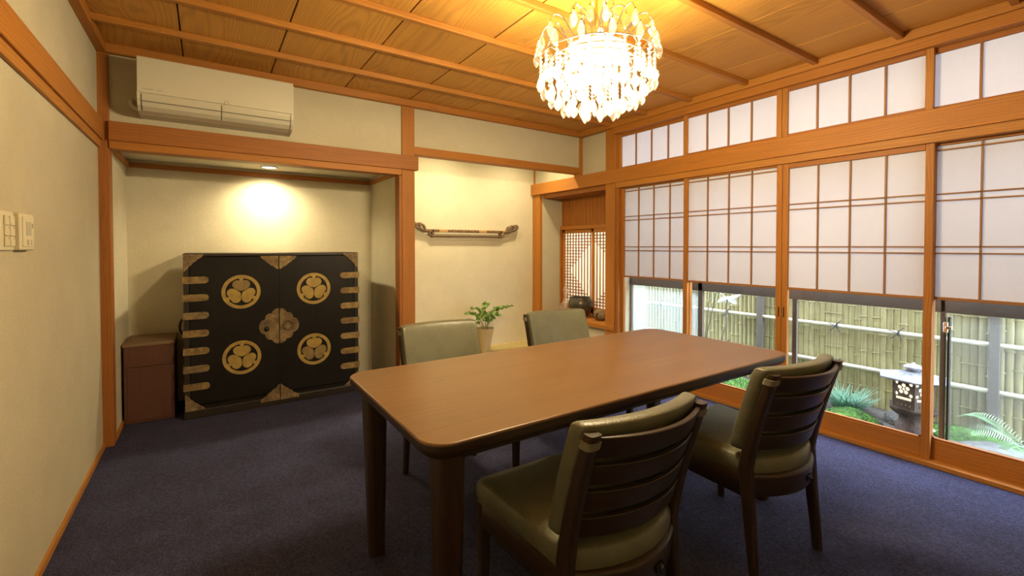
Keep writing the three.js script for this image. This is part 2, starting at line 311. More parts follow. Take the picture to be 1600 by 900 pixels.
// carpentry of the room: each post, beam and rail
let trimCount = 0;
const trim = (label, x0, x1, y0, y1, z0, z1, grain, mat = M.cypress, bev = 0.004) => struct(`trim_${++trimCount}`, box(x0, x1, y0, y1, z0, z1, grain, bev), mat, label, 'trim');
trim('wooden cornice strip along the top of the left wall', XL, XL + 0.045, 2.345, YC, ZB, ZF, 'z');
trim('wooden cornice strip along the top of the back wall', XL, 3.30, 2.345, YC, ZB, ZB + 0.045, 'x');
trim('wooden cornice strip above the paper transom panels', 3.255, 3.36, 2.345, YC, ZB, ZF, 'z', M.cypressPale);
trim('grooved head rail above the paper transom panels', 3.27, 3.38, 2.285, 2.347, -3.13, 0.02, 'z');
trim('wooden picture rail beam along the left wall', XL, XL + 0.028, 1.83, 1.945, -3.585, ZF, 'z');
trim('thin rail under the beam on the left wall', XL, XL + 0.016, 1.785, 1.832, -3.585, ZF, 'z', M.cypressPale);
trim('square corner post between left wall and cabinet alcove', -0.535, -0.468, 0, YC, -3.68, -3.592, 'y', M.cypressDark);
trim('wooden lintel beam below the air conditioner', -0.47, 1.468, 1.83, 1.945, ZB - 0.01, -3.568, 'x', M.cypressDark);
trim('thin rail under the lintel beam of the cabinet alcove', -0.47, 1.33, 1.783, 1.832, -3.69, -3.582, 'x', M.cypress);
trim('thick square post between the two alcoves', 1.335, 1.445, 0, YC, -3.705, -3.595, 'y');
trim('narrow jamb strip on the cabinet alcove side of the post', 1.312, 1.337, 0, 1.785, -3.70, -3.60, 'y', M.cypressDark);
trim('wooden drop lintel above the display alcove', 1.44, 3.30, 1.965, 2.03, -3.69, -3.595, 'x');
trim('short hanging corner stub beside the drop lintel', 3.275, 3.335, 1.94, YC, -3.69, -3.600, 'y');
trim('slim ceiling trim at the back of the cabinet alcove', -0.48, 1.315, 1.785, 1.822, -4.372, -4.350, 'x', M.cypressDark, 0.002);
trim('slim ceiling trim on the left of the cabinet alcove', -0.482, -0.460, 1.785, 1.822, -4.352, -3.69, 'z', M.cypress, 0.002);
trim('slim ceiling trim on the right of the cabinet alcove', 1.295, 1.317, 1.785, 1.822, -4.352, -3.70, 'z', M.cypress, 0.002);
trim('wooden beam running above the shoji doors into the display alcove', 3.262, 3.335, 1.815, 1.945, -4.47, ZF, 'z');
trim('grooved door head rail beneath the beam', 3.278, 3.40, 1.765, 1.818, -3.10, 0.02, 'z', M.cypressPale);
trim('square post between lattice niche and shoji doors', 3.285, 3.40, 0, YC, -3.235, -3.115, 'y', M.cypress);
trim('narrow jamb strip beside the first shoji door', 3.298, 3.40, 0, 1.77, -3.116, -3.075, 'y', M.cypressDark);
trim('square post of the lattice niche at the display alcove back', 3.285, 3.36, 0.40, 1.817, -4.445, -4.302, 'y');
trim('thin vertical corner strip at the back of the display alcove', 3.305, 3.325, 0.05, YC, -4.452, -4.437, 'y', M.cypressPale, 0.002);
trim('near end post of the shoji doors', 3.285, 3.40, 0, YC, -0.03, 0.09, 'y');
trim('grooved wooden threshold under the shoji doors', 3.262, 3.42, -0.004, 0.022, -3.08, 0.0, 'z', M.cypressPale, 0.002);
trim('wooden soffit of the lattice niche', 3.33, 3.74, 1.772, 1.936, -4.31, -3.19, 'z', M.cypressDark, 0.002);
trim('wooden shelf board of the lattice niche', 3.275, 3.74, 0.378, 0.425, -4.42, -3.12, 'z', M.cypress);
trim('wooden sill beam at the front of the display alcove', 1.445, 3.30, 0, 0.095, -3.69, -3.60, 'x', M.darkWood);
struct('baseboard_left', box(XL, XL + 0.012, 0, 0.03, -3.59, ZF, 'z', 0.002), M.cypressPale, 'thin pale wooden strip along the foot of the left wall', 'baseboard');
struct('baseboard_alcove', box(-0.482, -0.468, 0, 0.03, -4.36, -3.69, 'z', 0.002), M.cypressPale, 'thin pale wooden strip at the alcove side wall', 'baseboard');

// raised tatami floor of the display alcove with a dotted cloth border
{
  const f = structGroup('floor_tokonoma', 'pale tatami floor of the display alcove with a dotted border', 'floor');
  part('tatami_mat', box(1.45, 3.32, 0.0, 0.08, -4.45, -3.69, 'x'), M.tatami, f);
  part('cloth_border', box(1.45, 3.32, 0.08, 0.083, -4.445, -4.395, 'x'), M.borderPale, f);
  const dots = []; for (let x = 1.48; x < 3.31; x += 0.035) dots.push(box(x, x + 0.017, 0.083, 0.0838, -4.43, -4.412, 'x'));
  part('border_pattern', dots, M.borderDark, f);
}

// ---------------------------------------------------------------- shoji doors: paper above, one pane of glass below
const ROWS = [0.922, 1.164, 1.200, 1.452, 1.488, 1.728];      // bar heights above the lower paper rail
function shojiDoor(n, x, z0, z1, label, { topBar = false, pull = null } = {}) {
  const d = structGroup(`door_${n}`, label, 'shoji door'), x1 = x + 0.030, st = 0.038, yTop = 1.782;
  part('stile', box(x, x1, 0.02, yTop, z0, z0 + st, 'y', 0.003), M.cypress, d);
  part('stile', box(x, x1, 0.02, yTop, z1 - st, z1, 'y', 0.003), M.cypress, d);
  part('top_rail', box(x + 0.001, x1 - 0.001, topBar ? 1.752 : 1.732, yTop, z0 + st, z1 - st, 'z', 0.002), M.cypressDark, d);
  part('bottom_rail', box(x + 0.001, x1 - 0.001, 0.02, 0.128, z0 + st, z1 - st, 'z', 0.003), M.cypress, d);
  part('glazing_bead', box(x + 0.004, x1 - 0.004, 0.128, 0.140, z0 + st, z1 - st, 'z', 0.002), M.cypressDark, d);
  const a = z0 + st, b = z1 - st, w = (b - a) / 4, xa = x + 0.004, xb = x + 0.017;
  part('paper_rail', box(x + 0.002, x1 - 0.006, 0.908, 0.924, a, b, 'z', 0.002), M.muntin, d);
  for (const y of ROWS.slice(1, topBar ? 6 : 5)) part('cross_bar', box(xa, xb, y - 0.004, y + 0.004, a, b, 'z'), M.muntin, d);
  for (let k = 1; k < 4; k++) part('upright_bar', box(xa, xb, 0.92, topBar ? 1.755 : 1.735, a + k * w - 0.004, a + k * w + 0.004, 'y'), M.muntin, d);
  const ys = [0.922, ...ROWS.slice(1, 5), topBar ? 1.728 : 1.734, ...(topBar ? [1.754] : [])];
  for (let k = 0; k < 4; k++) for (let r = 0; r + 1 < ys.length; r++) {
    const g = new THREE.PlaneGeometry(w, ys[r + 1] - ys[r]); g.rotateY(-Math.PI / 2); g.translate(xb + 0.001, (ys[r] + ys[r + 1]) / 2, a + (k + 0.5) * w);
    part('paper_pane', metricUV(g, 'z'), M.paper, d);
  }
  const s = new THREE.Shape(), hw = (b - a) / 2, y0 = 0.136, y1 = 0.912, r = 0.022;
  s.moveTo(-hw, y1); s.lineTo(-hw, y0 + r); s.quadraticCurveTo(-hw, y0, -hw + r, y0); s.lineTo(hw - r, y0); s.quadraticCurveTo(hw, y0, hw, y0 + r); s.lineTo(hw, y1);
  const gg = new THREE.ShapeGeometry(s, 6); gg.rotateY(-Math.PI / 2); gg.translate(x + 0.015, 0, (a + b) / 2);
  part('glass_pane', gg, M.glass, d);
  for (const sgn of [-1, 1]) {         // rounded wooden fillets in the lower corners of the glazed opening
    const f = new THREE.Shape(); f.moveTo(0, 0); f.lineTo(r, 0); f.quadraticCurveTo(0, 0, 0, r); f.lineTo(0, 0);
    const fg = new THREE.ExtrudeGeometry(f, { depth: 0.02, bevelEnabled: false, curveSegments: 6 });
    if (sgn > 0) fg.rotateY(-Math.PI / 2); else { fg.scale(-1, 1, 1); fg.rotateY(-Math.PI / 2); }
    fg.translate(x + 0.026, 0.139, sgn > 0 ? a : b); part('corner_fillet', metricUV(fg, 'z'), M.cypressDark, d);
  }
  if (pull !== null) part('finger_pull', box(x - 0.0015, x + 0.004, 0.715, 0.785, pull - 0.005, pull + 0.005, 'y', 0.002), M.darkWood, d, 'dark finger pull');
  return d;
}
const XD = 3.297, XD2 = 3.337;
shojiDoor(1, XD2, -3.078, -2.315, 'shoji door with paper panes beside the lattice niche post', { topBar: true });
shojiDoor(2, XD, -2.355, -1.574, 'shoji door with glass showing the white-leaved sapling', { topBar: true, pull: -1.590 });
shojiDoor(3, XD, -1.572, -0.785, 'shoji door with glass showing the garden lantern', { pull: -1.556 });
shojiDoor(4, XD2, -0.825, -0.04, 'shoji door nearest the camera with hazy glass over a pale rock', { topBar: true });

// transom panels above the beam
function transom(n, x, z0, z1, label, panes = 4) {
  const d = structGroup(`window_${n}`, label, 'transom panel'), x1 = x + 0.026, st = 0.036, y0 = 1.945, y1 = 2.287, a = z0 + st, b = z1 - st, w = (b - a) / panes;
  part('stile', box(x, x1, y0, y1, z0, a, 'y', 0.003), M.cypressPale, d);
  part('stile', box(x, x1, y0, y1, b, z1, 'y', 0.003), M.cypressPale, d);
  part('top_rail', box(x + 0.001, x1 - 0.001, 2.258, y1, a, b, 'z', 0.002), M.cypressDark, d);
  part('bottom_rail', box(x + 0.001, x1 - 0.001, y0, 1.968, a, b, 'z', 0.002), M.cypressDark, d);
  for (let k = 1; k < panes; k++) part('upright_bar', box(x + 0.003, x + 0.016, 1.965, 2.26, a + k * w - 0.005, a + k * w + 0.005, 'y'), M.muntin, d);
  for (let k = 0; k < panes; k++) { const g = new THREE.PlaneGeometry(w, 0.294); g.rotateY(-Math.PI / 2); g.translate(x + 0.018, 2.113, a + (k + 0.5) * w); part('paper_pane', metricUV(g, 'z'), M.paper, d); }
}
transom(1, 3.335, -3.115, -2.33, 'low paper transom panel above the door beside the niche post');
transom(2, 3.302, -2.365, -1.585, 'low paper transom panel left of the transom meeting point');
transom(3, 3.302, -1.583, -0.795, 'low paper transom panel right of the transom meeting point');
transom(4, 3.335, -0.84, -0.03, 'low paper transom panel at the right edge above the nearest door');

// lattice window in the niche
{
  const d = structGroup('window_5', 'small lattice window with paper backing in the niche', 'lattice window'), x = 3.62;
  part('panel_board', box(x, x + 0.02, 1.445, 1.775, -4.30, -3.20, 'y', 0.002), M.cypress, d);
  const grooves = []; for (let z = -4.27; z < -3.24; z += 0.014 + 0.01 * hash2(z * 1000, 3, 5)) grooves.push(box(x - 0.004, x, 1.45, 1.77, z, z + 0.007, 'y'));
  part('reed_strips', grooves, M.cypressDark, d);
  part('head_rail', box(x - 0.03, x + 0.03, 1.405, 1.447, -4.30, -3.20, 'z', 0.003), M.cypress, d);
  part('sill_rail', box(x - 0.03, x + 0.03, 0.425, 0.450, -4.30, -3.20, 'z', 0.003), M.cypress, d);
  part('jamb', box(x - 0.03, x + 0.03, 0.425, 1.407, -4.30, -4.275, 'y', 0.003), M.cypressDark, d);
  for (const [z0, z1, xo, side] of [[-4.276, -3.715, 0, 1], [-3.755, -3.205, -0.022, -1]]) {
    const xx = x + xo;
    part('sash_stile', box(xx, xx + 0.02, 0.45, 1.405, z0, z0 + 0.034, 'y', 0.002), M.cypress, d);
    part('sash_stile', box(xx, xx + 0.02, 0.45, 1.405, z1 - 0.034, z1, 'y', 0.002), M.cypress, d);
    part('sash_rail', box(xx, xx + 0.02, 1.365, 1.405, z0, z1, 'z', 0.002), M.cypress, d);
    part('sash_rail', box(xx, xx + 0.02, 0.45, 0.515, z0, z1, 'z', 0.002), M.cypress, d);
    const a = z0 + 0.034, b = z1 - 0.034, cols = 10, rows = 24, cw = (b - a) / cols, rh = (1.365 - 0.515) / rows, bars = [];
    for (let k = 0; k <= cols; k++) bars.push(box(xx + 0.002, xx + 0.010, 0.515, 1.365, a + k * cw - 0.005, a + k * cw + 0.005, 'y'));
    for (let r = 0; r <= rows; r++) {        // cross pieces leave a diamond of upright bars open between the two sashes
      const t = Math.abs(r - rows * 0.48) / (rows * 0.48), reach = Math.min(cols, Math.max(1.2, 2.0 + (t - 0.02) * 9.6));
      const n = Math.round(reach); const za = side > 0 ? a : b - n * cw, zb = side > 0 ? a + n * cw : b;
      bars.push(box(xx + 0.002, xx + 0.010, 0.515 + r * rh - 0.005, 0.515 + r * rh + 0.005, za, zb, 'z'));
    }
    part('lattice', bars, M.cypressDark, d);
    const g = new THREE.PlaneGeometry(b - a, 0.85); g.rotateY(-Math.PI / 2); g.translate(xx + 0.014, 0.94, (a + b) / 2); part('paper_pane', metricUV(g, 'z'), M.paperCream, d);
  }
}

// outer aluminium window frame with two dusty panes slid to the sides
{
  const d = structGroup('window_6', 'grey aluminium outer window frame behind the shoji doors', 'window'), x = 3.49;
  part('mid_rail', box(x, x + 0.05, 0.825, 0.925, -3.12, 0.02, 'z', 0.004), M.alu, d);
  part('sill_track', box(x - 0.04, x + 0.07, 0.0, 0.05, -3.12, 0.02, 'z', 0.004), M.alu, d);
  part('head_track', box(x - 0.04, x + 0.07, 1.80, 1.86, -3.12, 0.02, 'z', 0.004), M.alu, d);
  part('frame_post', box(x, x + 0.06, 0, 1.85, -3.15, -3.10, 'y', 0.004), M.alu, d);
  part('frame_post', box(x, x + 0.06, 0, 1.85, -0.02, 0.03, 'y', 0.004), M.alu, d);
  for (const [z0, z1] of [[-3.10, -2.30], [-0.795, -0.02]]) {
    part('sash_stile', box(x, x + 0.028, 0.05, 1.80, z0, z0 + 0.024, 'y', 0.004), M.alu, d);
    part('sash_stile', box(x, x + 0.028, 0.05, 1.80, z1 - 0.045, z1, 'y', 0.004), M.alu, d);
    part('sash_rail', box(x, x + 0.028, 0.05, 0.10, z0, z1, 'z', 0.004), M.alu, d);
    const g = new THREE.PlaneGeometry(z1 - z0 - 0.07, 1.70); g.rotateY(-Math.PI / 2); g.translate(x + 0.014, 0.95, (z0 + z1) / 2); part('glass_pane', g, z0 < -2 ? M.glassFilm : M.glassDusty, d);
  }
  part('sash_stile', box(x + 0.006, x + 0.03, 0.05, 0.83, -1.592, -1.560, 'y', 0.004), M.alu, d);
  part('gasket', box(x - 0.004, x + 0.032, 0.10, 0.80, -0.762, -0.752, 'y'), M.rubber, d);
  part('latch', [box(x - 0.03, x, 0.715, 0.775, -0.775, -0.755, 'y', 0.004), box(x - 0.04, x - 0.01, 0.735, 0.755, -0.765, -0.735, 'z', 0.004)], M.chrome, d, 'small metal window latch');
}
// outside shell: eave and foundation
struct('wall_foundation', box(3.40, 3.48, -0.30, 0.0, -4.6, 1.1, 'z'), M.concrete, 'low concrete foundation under the window side', 'wall');
struct('ceiling_eave', box(3.45, 3.72, 2.42, 2.50, -4.7, 1.1, 'z'), M.cypressDark, 'short wooden eave above the window side', 'eave');
trim('hidden head beam between door rail and transom sill', 3.336, 3.40, 1.818, 1.944, -3.12, 0.02, 'z', M.cypress, 0.002);

// ---------------------------------------------------------------- dining table
{
  const cx = 1.37, cz = -1.445, w = 1.835, d = 0.815;
  const t = thing('dining_table', 'long dark brown wooden dining table with rounded corners', 'table', [cx, 0, cz]);
  const ring = (inset, y, r) => roundRect(0, 0, w - inset * 2, d - inset * 2, Math.max(0.01, r - inset), y, 8);
  part('tabletop', loft([ring(0.004, 0.690, 0.075), ring(0.0, 0.692, 0.075), ring(0.0, 0.696, 0.075), ring(0.002, 0.699, 0.075), ring(0.005, 0.700, 0.075)], 'x'), M.tableTop, t);
  part('shaded_table_edge', loft([ring(0.036, 0.648, 0.075), ring(0.016, 0.655, 0.075), ring(0.004, 0.667, 0.075), ring(0.0005, 0.680, 0.075), ring(0.0005, 0.6915, 0.075)], 'x'), M.darkWood, t, 'rounded table edge with side shade painted into its colour');  // same wood as the top; the darker colour paints in side shade
  part('apron', box(-0.78, 0.78, 0.595, 0.650, 0.27, 0.292, 'x', 0.003), M.darkWood, t);
  part('apron', box(-0.78, 0.78, 0.595, 0.650, -0.292, -0.27, 'x', 0.003), M.darkWood, t);
  part('apron', box(-0.79, -0.768, 0.595, 0.650, -0.27, 0.27, 'z', 0.003), M.darkWood, t);
  part('apron', box(0.768, 0.79, 0.595, 0.650, -0.27, 0.27, 'z', 0.003), M.darkWood, t);
  for (const sx of [-1, 1]) for (const sz of [-1, 1])
    part('leg', limb([[sx * 0.826, 0, sz * 0.318, 0.056, 0.056, 0.018], [sx * 0.828, 0.3, sz * 0.320, 0.072, 0.072, 0.022], [sx * 0.830, 0.650, sz * 0.322, 0.088, 0.088, 0.026]], 'y', 4), M.darkWood, t);
}

// ---------------------------------------------------------------- chairs (front of the chair looks along +z)
function makeChair(label, [x, z], turn) {
  const c = thing('dining_chair', label, 'chair', [x, 0, z], turn, 'green leather dining chairs at the table');
  const lean = (y) => y < 0.40 ? -0.235 + 0.040 * (y / 0.40) : -0.195 - 0.105 * Math.pow((y - 0.40) / 0.375, 1.25);
  const W = M.chairWood;
  for (const s of [-1, 1]) {
    const stops = []; for (const y of [0, 0.12, 0.26, 0.40, 0.48, 0.56, 0.64, 0.71, 0.765]) {
      const k = y < 0.40 ? y / 0.40 : 1; stops.push([s * (0.200 + 0.006 * Math.abs(y - 0.4)), y, lean(y), 0.028 + 0.008 * k, 0.032 + 0.016 * k - (y > 0.4 ? 0.014 * (y - 0.4) / 0.37 : 0), 0.010]);
    }
    const p = part('back_post', limb(stops, 'y', 3), W, c);
    part('post_band', limb([[s * 0.2022, 0.728, lean(0.728), 0.044, 0.044, 0.014], [s * 0.2022, 0.748, lean(0.748), 0.0445, 0.044, 0.014]], 'y', 3), M.band, p, 'grey leather band around the post top');
    part('front_leg', limb([[s * 0.212, 0, 0.205, 0.026, 0.026, 0.008], [s * 0.212, 0.20, 0.206, 0.034, 0.034, 0.010], [s * 0.210, 0.372, 0.206, 0.040, 0.040, 0.010]], 'y', 3), W, c);
    // side rail: from front leg to back post
    part('side_rail', loft([-0.19, -0.05, 0.10, 0.215].map((zz) => { const xx = s * (0.200 + 0.016 * (zz + 0.19) / 0.4); return [[xx - 0.012, 0.300, zz], [xx + 0.012, 0.300, zz], [xx + 0.012, 0.378, zz], [xx - 0.012, 0.378, zz]]; }), 'z'), W, c);
  }
  part('front_rail', box(-0.20, 0.20, 0.305, 0.378, 0.202, 0.224, 'x', 0.004), W, c);
  // curved ladder slats
  const N = 16;
  const bow = (x, k) => -k * (1 - (x / 0.2) * (x / 0.2));
  for (const y of [0.727, 0.652, 0.577, 0.502]) {
    const rings = []; for (let i = 0; i <= N; i++) { const x = -0.196 + 0.392 * i / N, zb = bow(x, 0.058), h = 0.029;
      const q = (yy, zz) => [x, yy, lean(yy) + zb + zz];
      rings.push([q(y - h, -0.004), q(y - h, 0.009), q(y + h - 0.004, 0.011), q(y + h, 0.007), q(y + h, -0.005), q(y + h - 0.004, -0.008)]); }
    part('back_slat', loft(rings, 'x'), W, c);
  }
  // curved rear seat rail, with a small dark plate
  { const rings = []; for (let i = 0; i <= N; i++) { const x = -0.200 + 0.40 * i / N, z = -0.200 + bow(x, 0.070);
      rings.push([[x, 0.302, z - 0.004], [x, 0.302, z + 0.020], [x, 0.382, z + 0.020], [x, 0.386, z + 0.008], [x, 0.384, z - 0.010], [x, 0.372, z - 0.014]]); }
    const r = part('rear_rail', loft(rings, 'x'), W, c);
    const pl = []; for (let i = 0; i <= 4; i++) { const x = -0.075 + 0.036 * i / 4, z = -0.2125 + bow(x, 0.070); pl.push([[x, 0.333, z - 0.003], [x, 0.333, z + 0.003], [x, 0.350, z + 0.001], [x, 0.350, z - 0.005]]); }
    const plate = part('name_plate', loft(pl, 'x'), M.lacquer, r, 'small dark plate on the rear rail');
    part('plate_mark', box(-0.068, -0.060, 0.337, 0.346, -0.2830, -0.2765, 'x'), M.band, plate); }
  // upholstered seat: domed, its back edge bowed out behind the posts
  part('seat', softBox(0.452, 0.078, 0.44, 0.030, 14, 6, 14, (v) => {
    const fz = (v.z + 0.22) / 0.44, wx = 0.93 + 0.10 * fz; v.x *= wx;
    const u = v.x / 0.21; if (v.y > 0) v.y += 0.010 * Math.max(0, 1 - u * u) * Math.max(0, 1 - Math.pow((fz - 0.5) * 2, 2));
    v.z -= 0.070 * Math.max(0, 1 - u * u) * Math.pow(1 - fz, 3);
    v.y += 0.404; v.z += 0.022;
  }), M.leather, c);
  // padded back in front of the slats
  part('back_cushion', softBox(0.440, 0.318, 0.056, 0.019, 18, 12, 6, (v) => {
    const yy = v.y + 0.622, u = v.x / 0.215; v.z += lean(yy) + 0.046 - 0.046 * (1 - u * u); v.y = yy + 0.002 * (1 - u * u) * (v.y > 0 ? 1 : 0);
  }), M.leather, c);
  return c;
}
makeChair('olive leather chair nearest the camera with its slatted back turned to us', [0.950, -1.06], Math.PI - 0.02);
makeChair('olive leather chair seen from behind beside the garden windows', [1.825, -1.06], Math.PI - 0.085);
makeChair('olive leather chair across the table in front of the potted plant', [1.060, -2.06], -0.04);
makeChair('olive leather chair across the table below the lattice niche', [1.880, -2.06], -0.09);

// ---------------------------------------------------------------- black lacquer cabinet with gilt fittings
{
  const Z = -3.865;
  const t = thing('lacquer_cabinet', 'black lacquered two-door cabinet with gilt fittings and round crests', 'cabinet', [0.46, 0, Z]);
  const HW = 0.585;
  part('carcass', box(-HW, HW, 0.055, 1.150, -0.470, -0.014, 'y', 0.004), M.lacquer, t);
  part('plinth', box(-HW - 0.012, HW + 0.012, 0, 0.058, -0.474, 0.012, 'x', 0.006), M.lacquerEdge, t);
  part('top_board', box(-HW - 0.006, HW + 0.006, 1.132, 1.154, -0.474, 0.004, 'x', 0.004), M.lacquerEdge, t);
  part('frame_side', box(-HW - 0.006, -HW + 0.026, 0.058, 1.132, -0.30, 0.003, 'y', 0.003), M.lacquerEdge, t);
  part('frame_side', box(HW - 0.026, HW + 0.006, 0.058, 1.132, -0.30, 0.003, 'y', 0.003), M.lacquerEdge, t);
  const tp = 0.0045;
  const flat = (shape, z = 0, dep = tp) => { const g = extrude(shape, dep, 0.0012, 14); g.translate(0, 0, z); return g; };
  for (const s of [-1, 1]) {
    const x0 = s < 0 ? -HW + 0.028 : 0.003, x1 = s < 0 ? -0.003 : HW - 0.028;
    const door = part('door', box(x0, x1, 0.090, 1.128, -0.014, 0.0, 'y', 0.003), M.lacquer, t);
    // seven hinge straps on the outer edge
    for (let k = 0; k < 7; k++) {
      const y = 0.967 - k * 0.1245, sh = new THREE.Shape(), L = 0.150, h = 0.0235;
      sh.moveTo(0, -h); sh.lineTo(L - 0.03, -h); sh.bezierCurveTo(L - 0.012, -h, L, -h * 0.7, L, 0); sh.bezierCurveTo(L, h * 0.7, L - 0.012, h, L - 0.03, h); sh.lineTo(0, h); sh.closePath();
      const g = flat(sh, 0.003); if (s > 0) { g.rotateZ(Math.PI); g.translate(HW + 0.012, y, 0); } else g.translate(-HW - 0.012, y, 0);
      const hinge = part('hinge_strap', g, k % 3 === 2 && s < 0 ? M.giltDull : M.gilt, t);
      part('hinge_wrap', box(s < 0 ? -HW - 0.013 : HW + 0.006, s < 0 ? -HW - 0.006 : HW + 0.013, y - h, y + h, -0.10, 0.007, 'z', 0.002), M.gilt, hinge);
    }
    // two crests on each door: a ring round three heart-shaped leaves
    for (const y of [0.871, 0.390]) {
      const cx = s * 0.247, crest = part('crest_ring', (() => {
        const r = new THREE.Shape(); r.absarc(0, 0, 0.123, 0, Math.PI * 2); const hole = new THREE.Path(); hole.absarc(0, 0, 0.101, 0, Math.PI * 2, true); r.holes.push(hole);
        const g = flat(r, 0, 0.004); g.translate(cx, y, 0); return g; })(), M.crest, door);
      for (let k = 0; k < 3; k++) {
        const hs = new THREE.Shape();           // heart: tip at the middle of the crest, lobes outward
        hs.moveTo(0, 0.008); hs.bezierCurveTo(0.028, 0.017, 0.060, 0.030, 0.055, 0.060); hs.bezierCurveTo(0.050, 0.084, 0.018, 0.093, 0.0, 0.076);
        hs.bezierCurveTo(-0.018, 0.093, -0.050, 0.084, -0.055, 0.060); hs.bezierCurveTo(-0.060, 0.030, -0.028, 0.017, 0, 0.008);
        const g = flat(hs, 0, 0.004); g.rotateZ(k * Math.PI * 2 / 3); g.translate(cx, y, 0);
        const worn = (s > 0 && y < 0.5 && k > 0) || (s < 0 && y > 0.5 && k === 0);
        part('crest_leaf', g, worn ? M.crestDull : M.crest, door);
        // little curl that ties each leaf notch to the ring
        const st = new THREE.Shape(); st.moveTo(-0.006, 0.080); st.lineTo(0.006, 0.080); st.quadraticCurveTo(0.010, 0.094, 0.020, 0.101); st.lineTo(-0.020, 0.101); st.quadraticCurveTo(-0.010, 0.094, -0.006, 0.080);
        const sg = flat(st, 0, 0.0038); sg.rotateZ(k * Math.PI * 2 / 3); sg.translate(cx, y, 0); part('crest_stem', sg, M.crest, door);
      }
    }
    // half of the middle fittings on each door: lobed lock plate, top and bottom plates
    const mir = (sh, y, mat, name, z = 0.0) => { const g = flat(sh, z); if (s < 0) g.scale(-1, 1, 1); g.translate(0, y, 0); if (s < 0) { const p = g.attributes.position, n = g.attributes.normal; for (let i = 0; i < p.count; i += 3) for (const at of [p, n, g.attributes.uv]) { const c = at.itemSize; for (let q = 0; q < c; q++) { const a = at.array[(i + 1) * c + q]; at.array[(i + 1) * c + q] = at.array[(i + 2) * c + q]; at.array[(i + 2) * c + q] = a; } } } return part(name, g, mat, t); };
    const lock = new THREE.Shape(); lock.moveTo(0.004, -0.132); lock.bezierCurveTo(0.03, -0.134, 0.046, -0.118, 0.050, -0.098); lock.bezierCurveTo(0.075, -0.104, 0.098, -0.086, 0.094, -0.056); lock.bezierCurveTo(0.122, -0.052, 0.136, -0.03, 0.135, 0);
    lock.bezierCurveTo(0.136, 0.03, 0.122, 0.052, 0.094, 0.056); lock.bezierCurveTo(0.098, 0.086, 0.075, 0.104, 0.050, 0.098); lock.bezierCurveTo(0.046, 0.118, 0.03, 0.134, 0.004, 0.132); lock.closePath();
    const lp = mir(lock, 0.598, M.giltDull, 'lock_plate');
    if (s < 0) { const kn = new THREE.SphereGeometry(0.018, 14, 10).translate(-0.085, 0.585, 0.012); part('lock_knob', metricUV(kn), M.lacquerEdge, lp, 'dark round lock knob'); }
    else part('latch_ring', new THREE.TorusGeometry(0.034, 0.006, 8, 24).translate(0.062, 0.600, 0.009), M.giltDull, lp);
    const top = new THREE.Shape(); top.moveTo(0.004, 0); top.lineTo(0.122, 0); top.bezierCurveTo(0.110, -0.030, 0.092, -0.026, 0.084, -0.046); top.bezierCurveTo(0.064, -0.050, 0.056, -0.072, 0.040, -0.076); top.bezierCurveTo(0.026, -0.082, 0.018, -0.098, 0.004, -0.098); top.closePath();
    mir(top, 1.130, M.gilt, 'top_fitting');
    const bot = new THREE.Shape(); bot.moveTo(0.004, 0); bot.lineTo(0.130, 0); bot.lineTo(0.130, 0.022); bot.bezierCurveTo(0.100, 0.036, 0.086, 0.044, 0.080, 0.062); bot.bezierCurveTo(0.058, 0.064, 0.052, 0.088, 0.036, 0.090); bot.bezierCurveTo(0.022, 0.096, 0.016, 0.118, 0.004, 0.118); bot.closePath();
    mir(bot, 0.036, M.giltDull, 'bottom_fitting', 0.012);
    // corner fittings
    for (const up of [1, -1]) {
      const cs = new THREE.Shape(), q = 0.118; cs.moveTo(0, 0); cs.lineTo(q, 0); cs.bezierCurveTo(q * 0.9, q * 0.25, q * 0.68, q * 0.25, q * 0.60, q * 0.42); cs.bezierCurveTo(q * 0.42, q * 0.48, q * 0.42, q * 0.66, q * 0.26, q * 0.72); cs.bezierCurveTo(q * 0.2, q * 0.9, q * 0.1, q * 0.95, 0, q * 1.05); cs.closePath();
      let g = new THREE.ExtrudeGeometry(cs, { depth: tp, bevelEnabled: false, curveSegments: 8 });
      g.scale(-s, -up, 1); const idxFlip = (-s) * (-up) < 0; g = g.toNonIndexed ? (g.index ? g.toNonIndexed() : g) : g;
      if (idxFlip) { const p = g.attributes.position; for (let i = 0; i < p.count; i += 3) for (let k = 0; k < 3; k++) { const a = p.array[(i + 1) * 3 + k]; p.array[(i + 1) * 3 + k] = p.array[(i + 2) * 3 + k]; p.array[(i + 2) * 3 + k] = a; } }
      g.computeVertexNormals(); g.translate(s * (HW + 0.004), up > 0 ? 1.148 : 0.052, up > 0 ? 0.004 : 0.002);
      part('corner_fitting', metricUV(g), M.giltDull, t);
    }
  }
  part('center_post', box(-0.003, 0.003, 0.09, 1.128, -0.010, -0.002, 'y'), M.lacquer, t);
  // hanging iron side handle
  part('side_handle', tube([[-HW - 0.008, 0.70, -0.10], [-HW - 0.03, 0.66, -0.11], [-HW - 0.03, 0.60, -0.13], [-HW - 0.008, 0.56, -0.14]], 0.008, 14, 8), M.lacquerEdge, t);
}
// ---------------------------------------------------------------- small reddish box beside the cabinet
{
  const t = thing('wooden_chest', 'low reddish-brown wooden chest left of the black cabinet', 'chest', [-0.328, 0, -4.14]);
  part('body', box(-0.138, 0.138, 0, 0.522, -0.20, 0.175, 'y', 0.006), M.redwood, t);
  part('lid', box(-0.142, 0.142, 0.522, 0.545, -0.205, 0.180, 'z', 0.004), M.boxTop, t, 'worn greyish-brown lid');
  part('front_panel', box(-0.120, 0.120, 0.02, 0.375, 0.175, 0.180, 'y', 0.002), M.redwood, t);
  part('front_batten', box(-0.128, 0.128, 0.385, 0.400, 0.175, 0.181, 'x', 0.002), M.redwood, t);
}
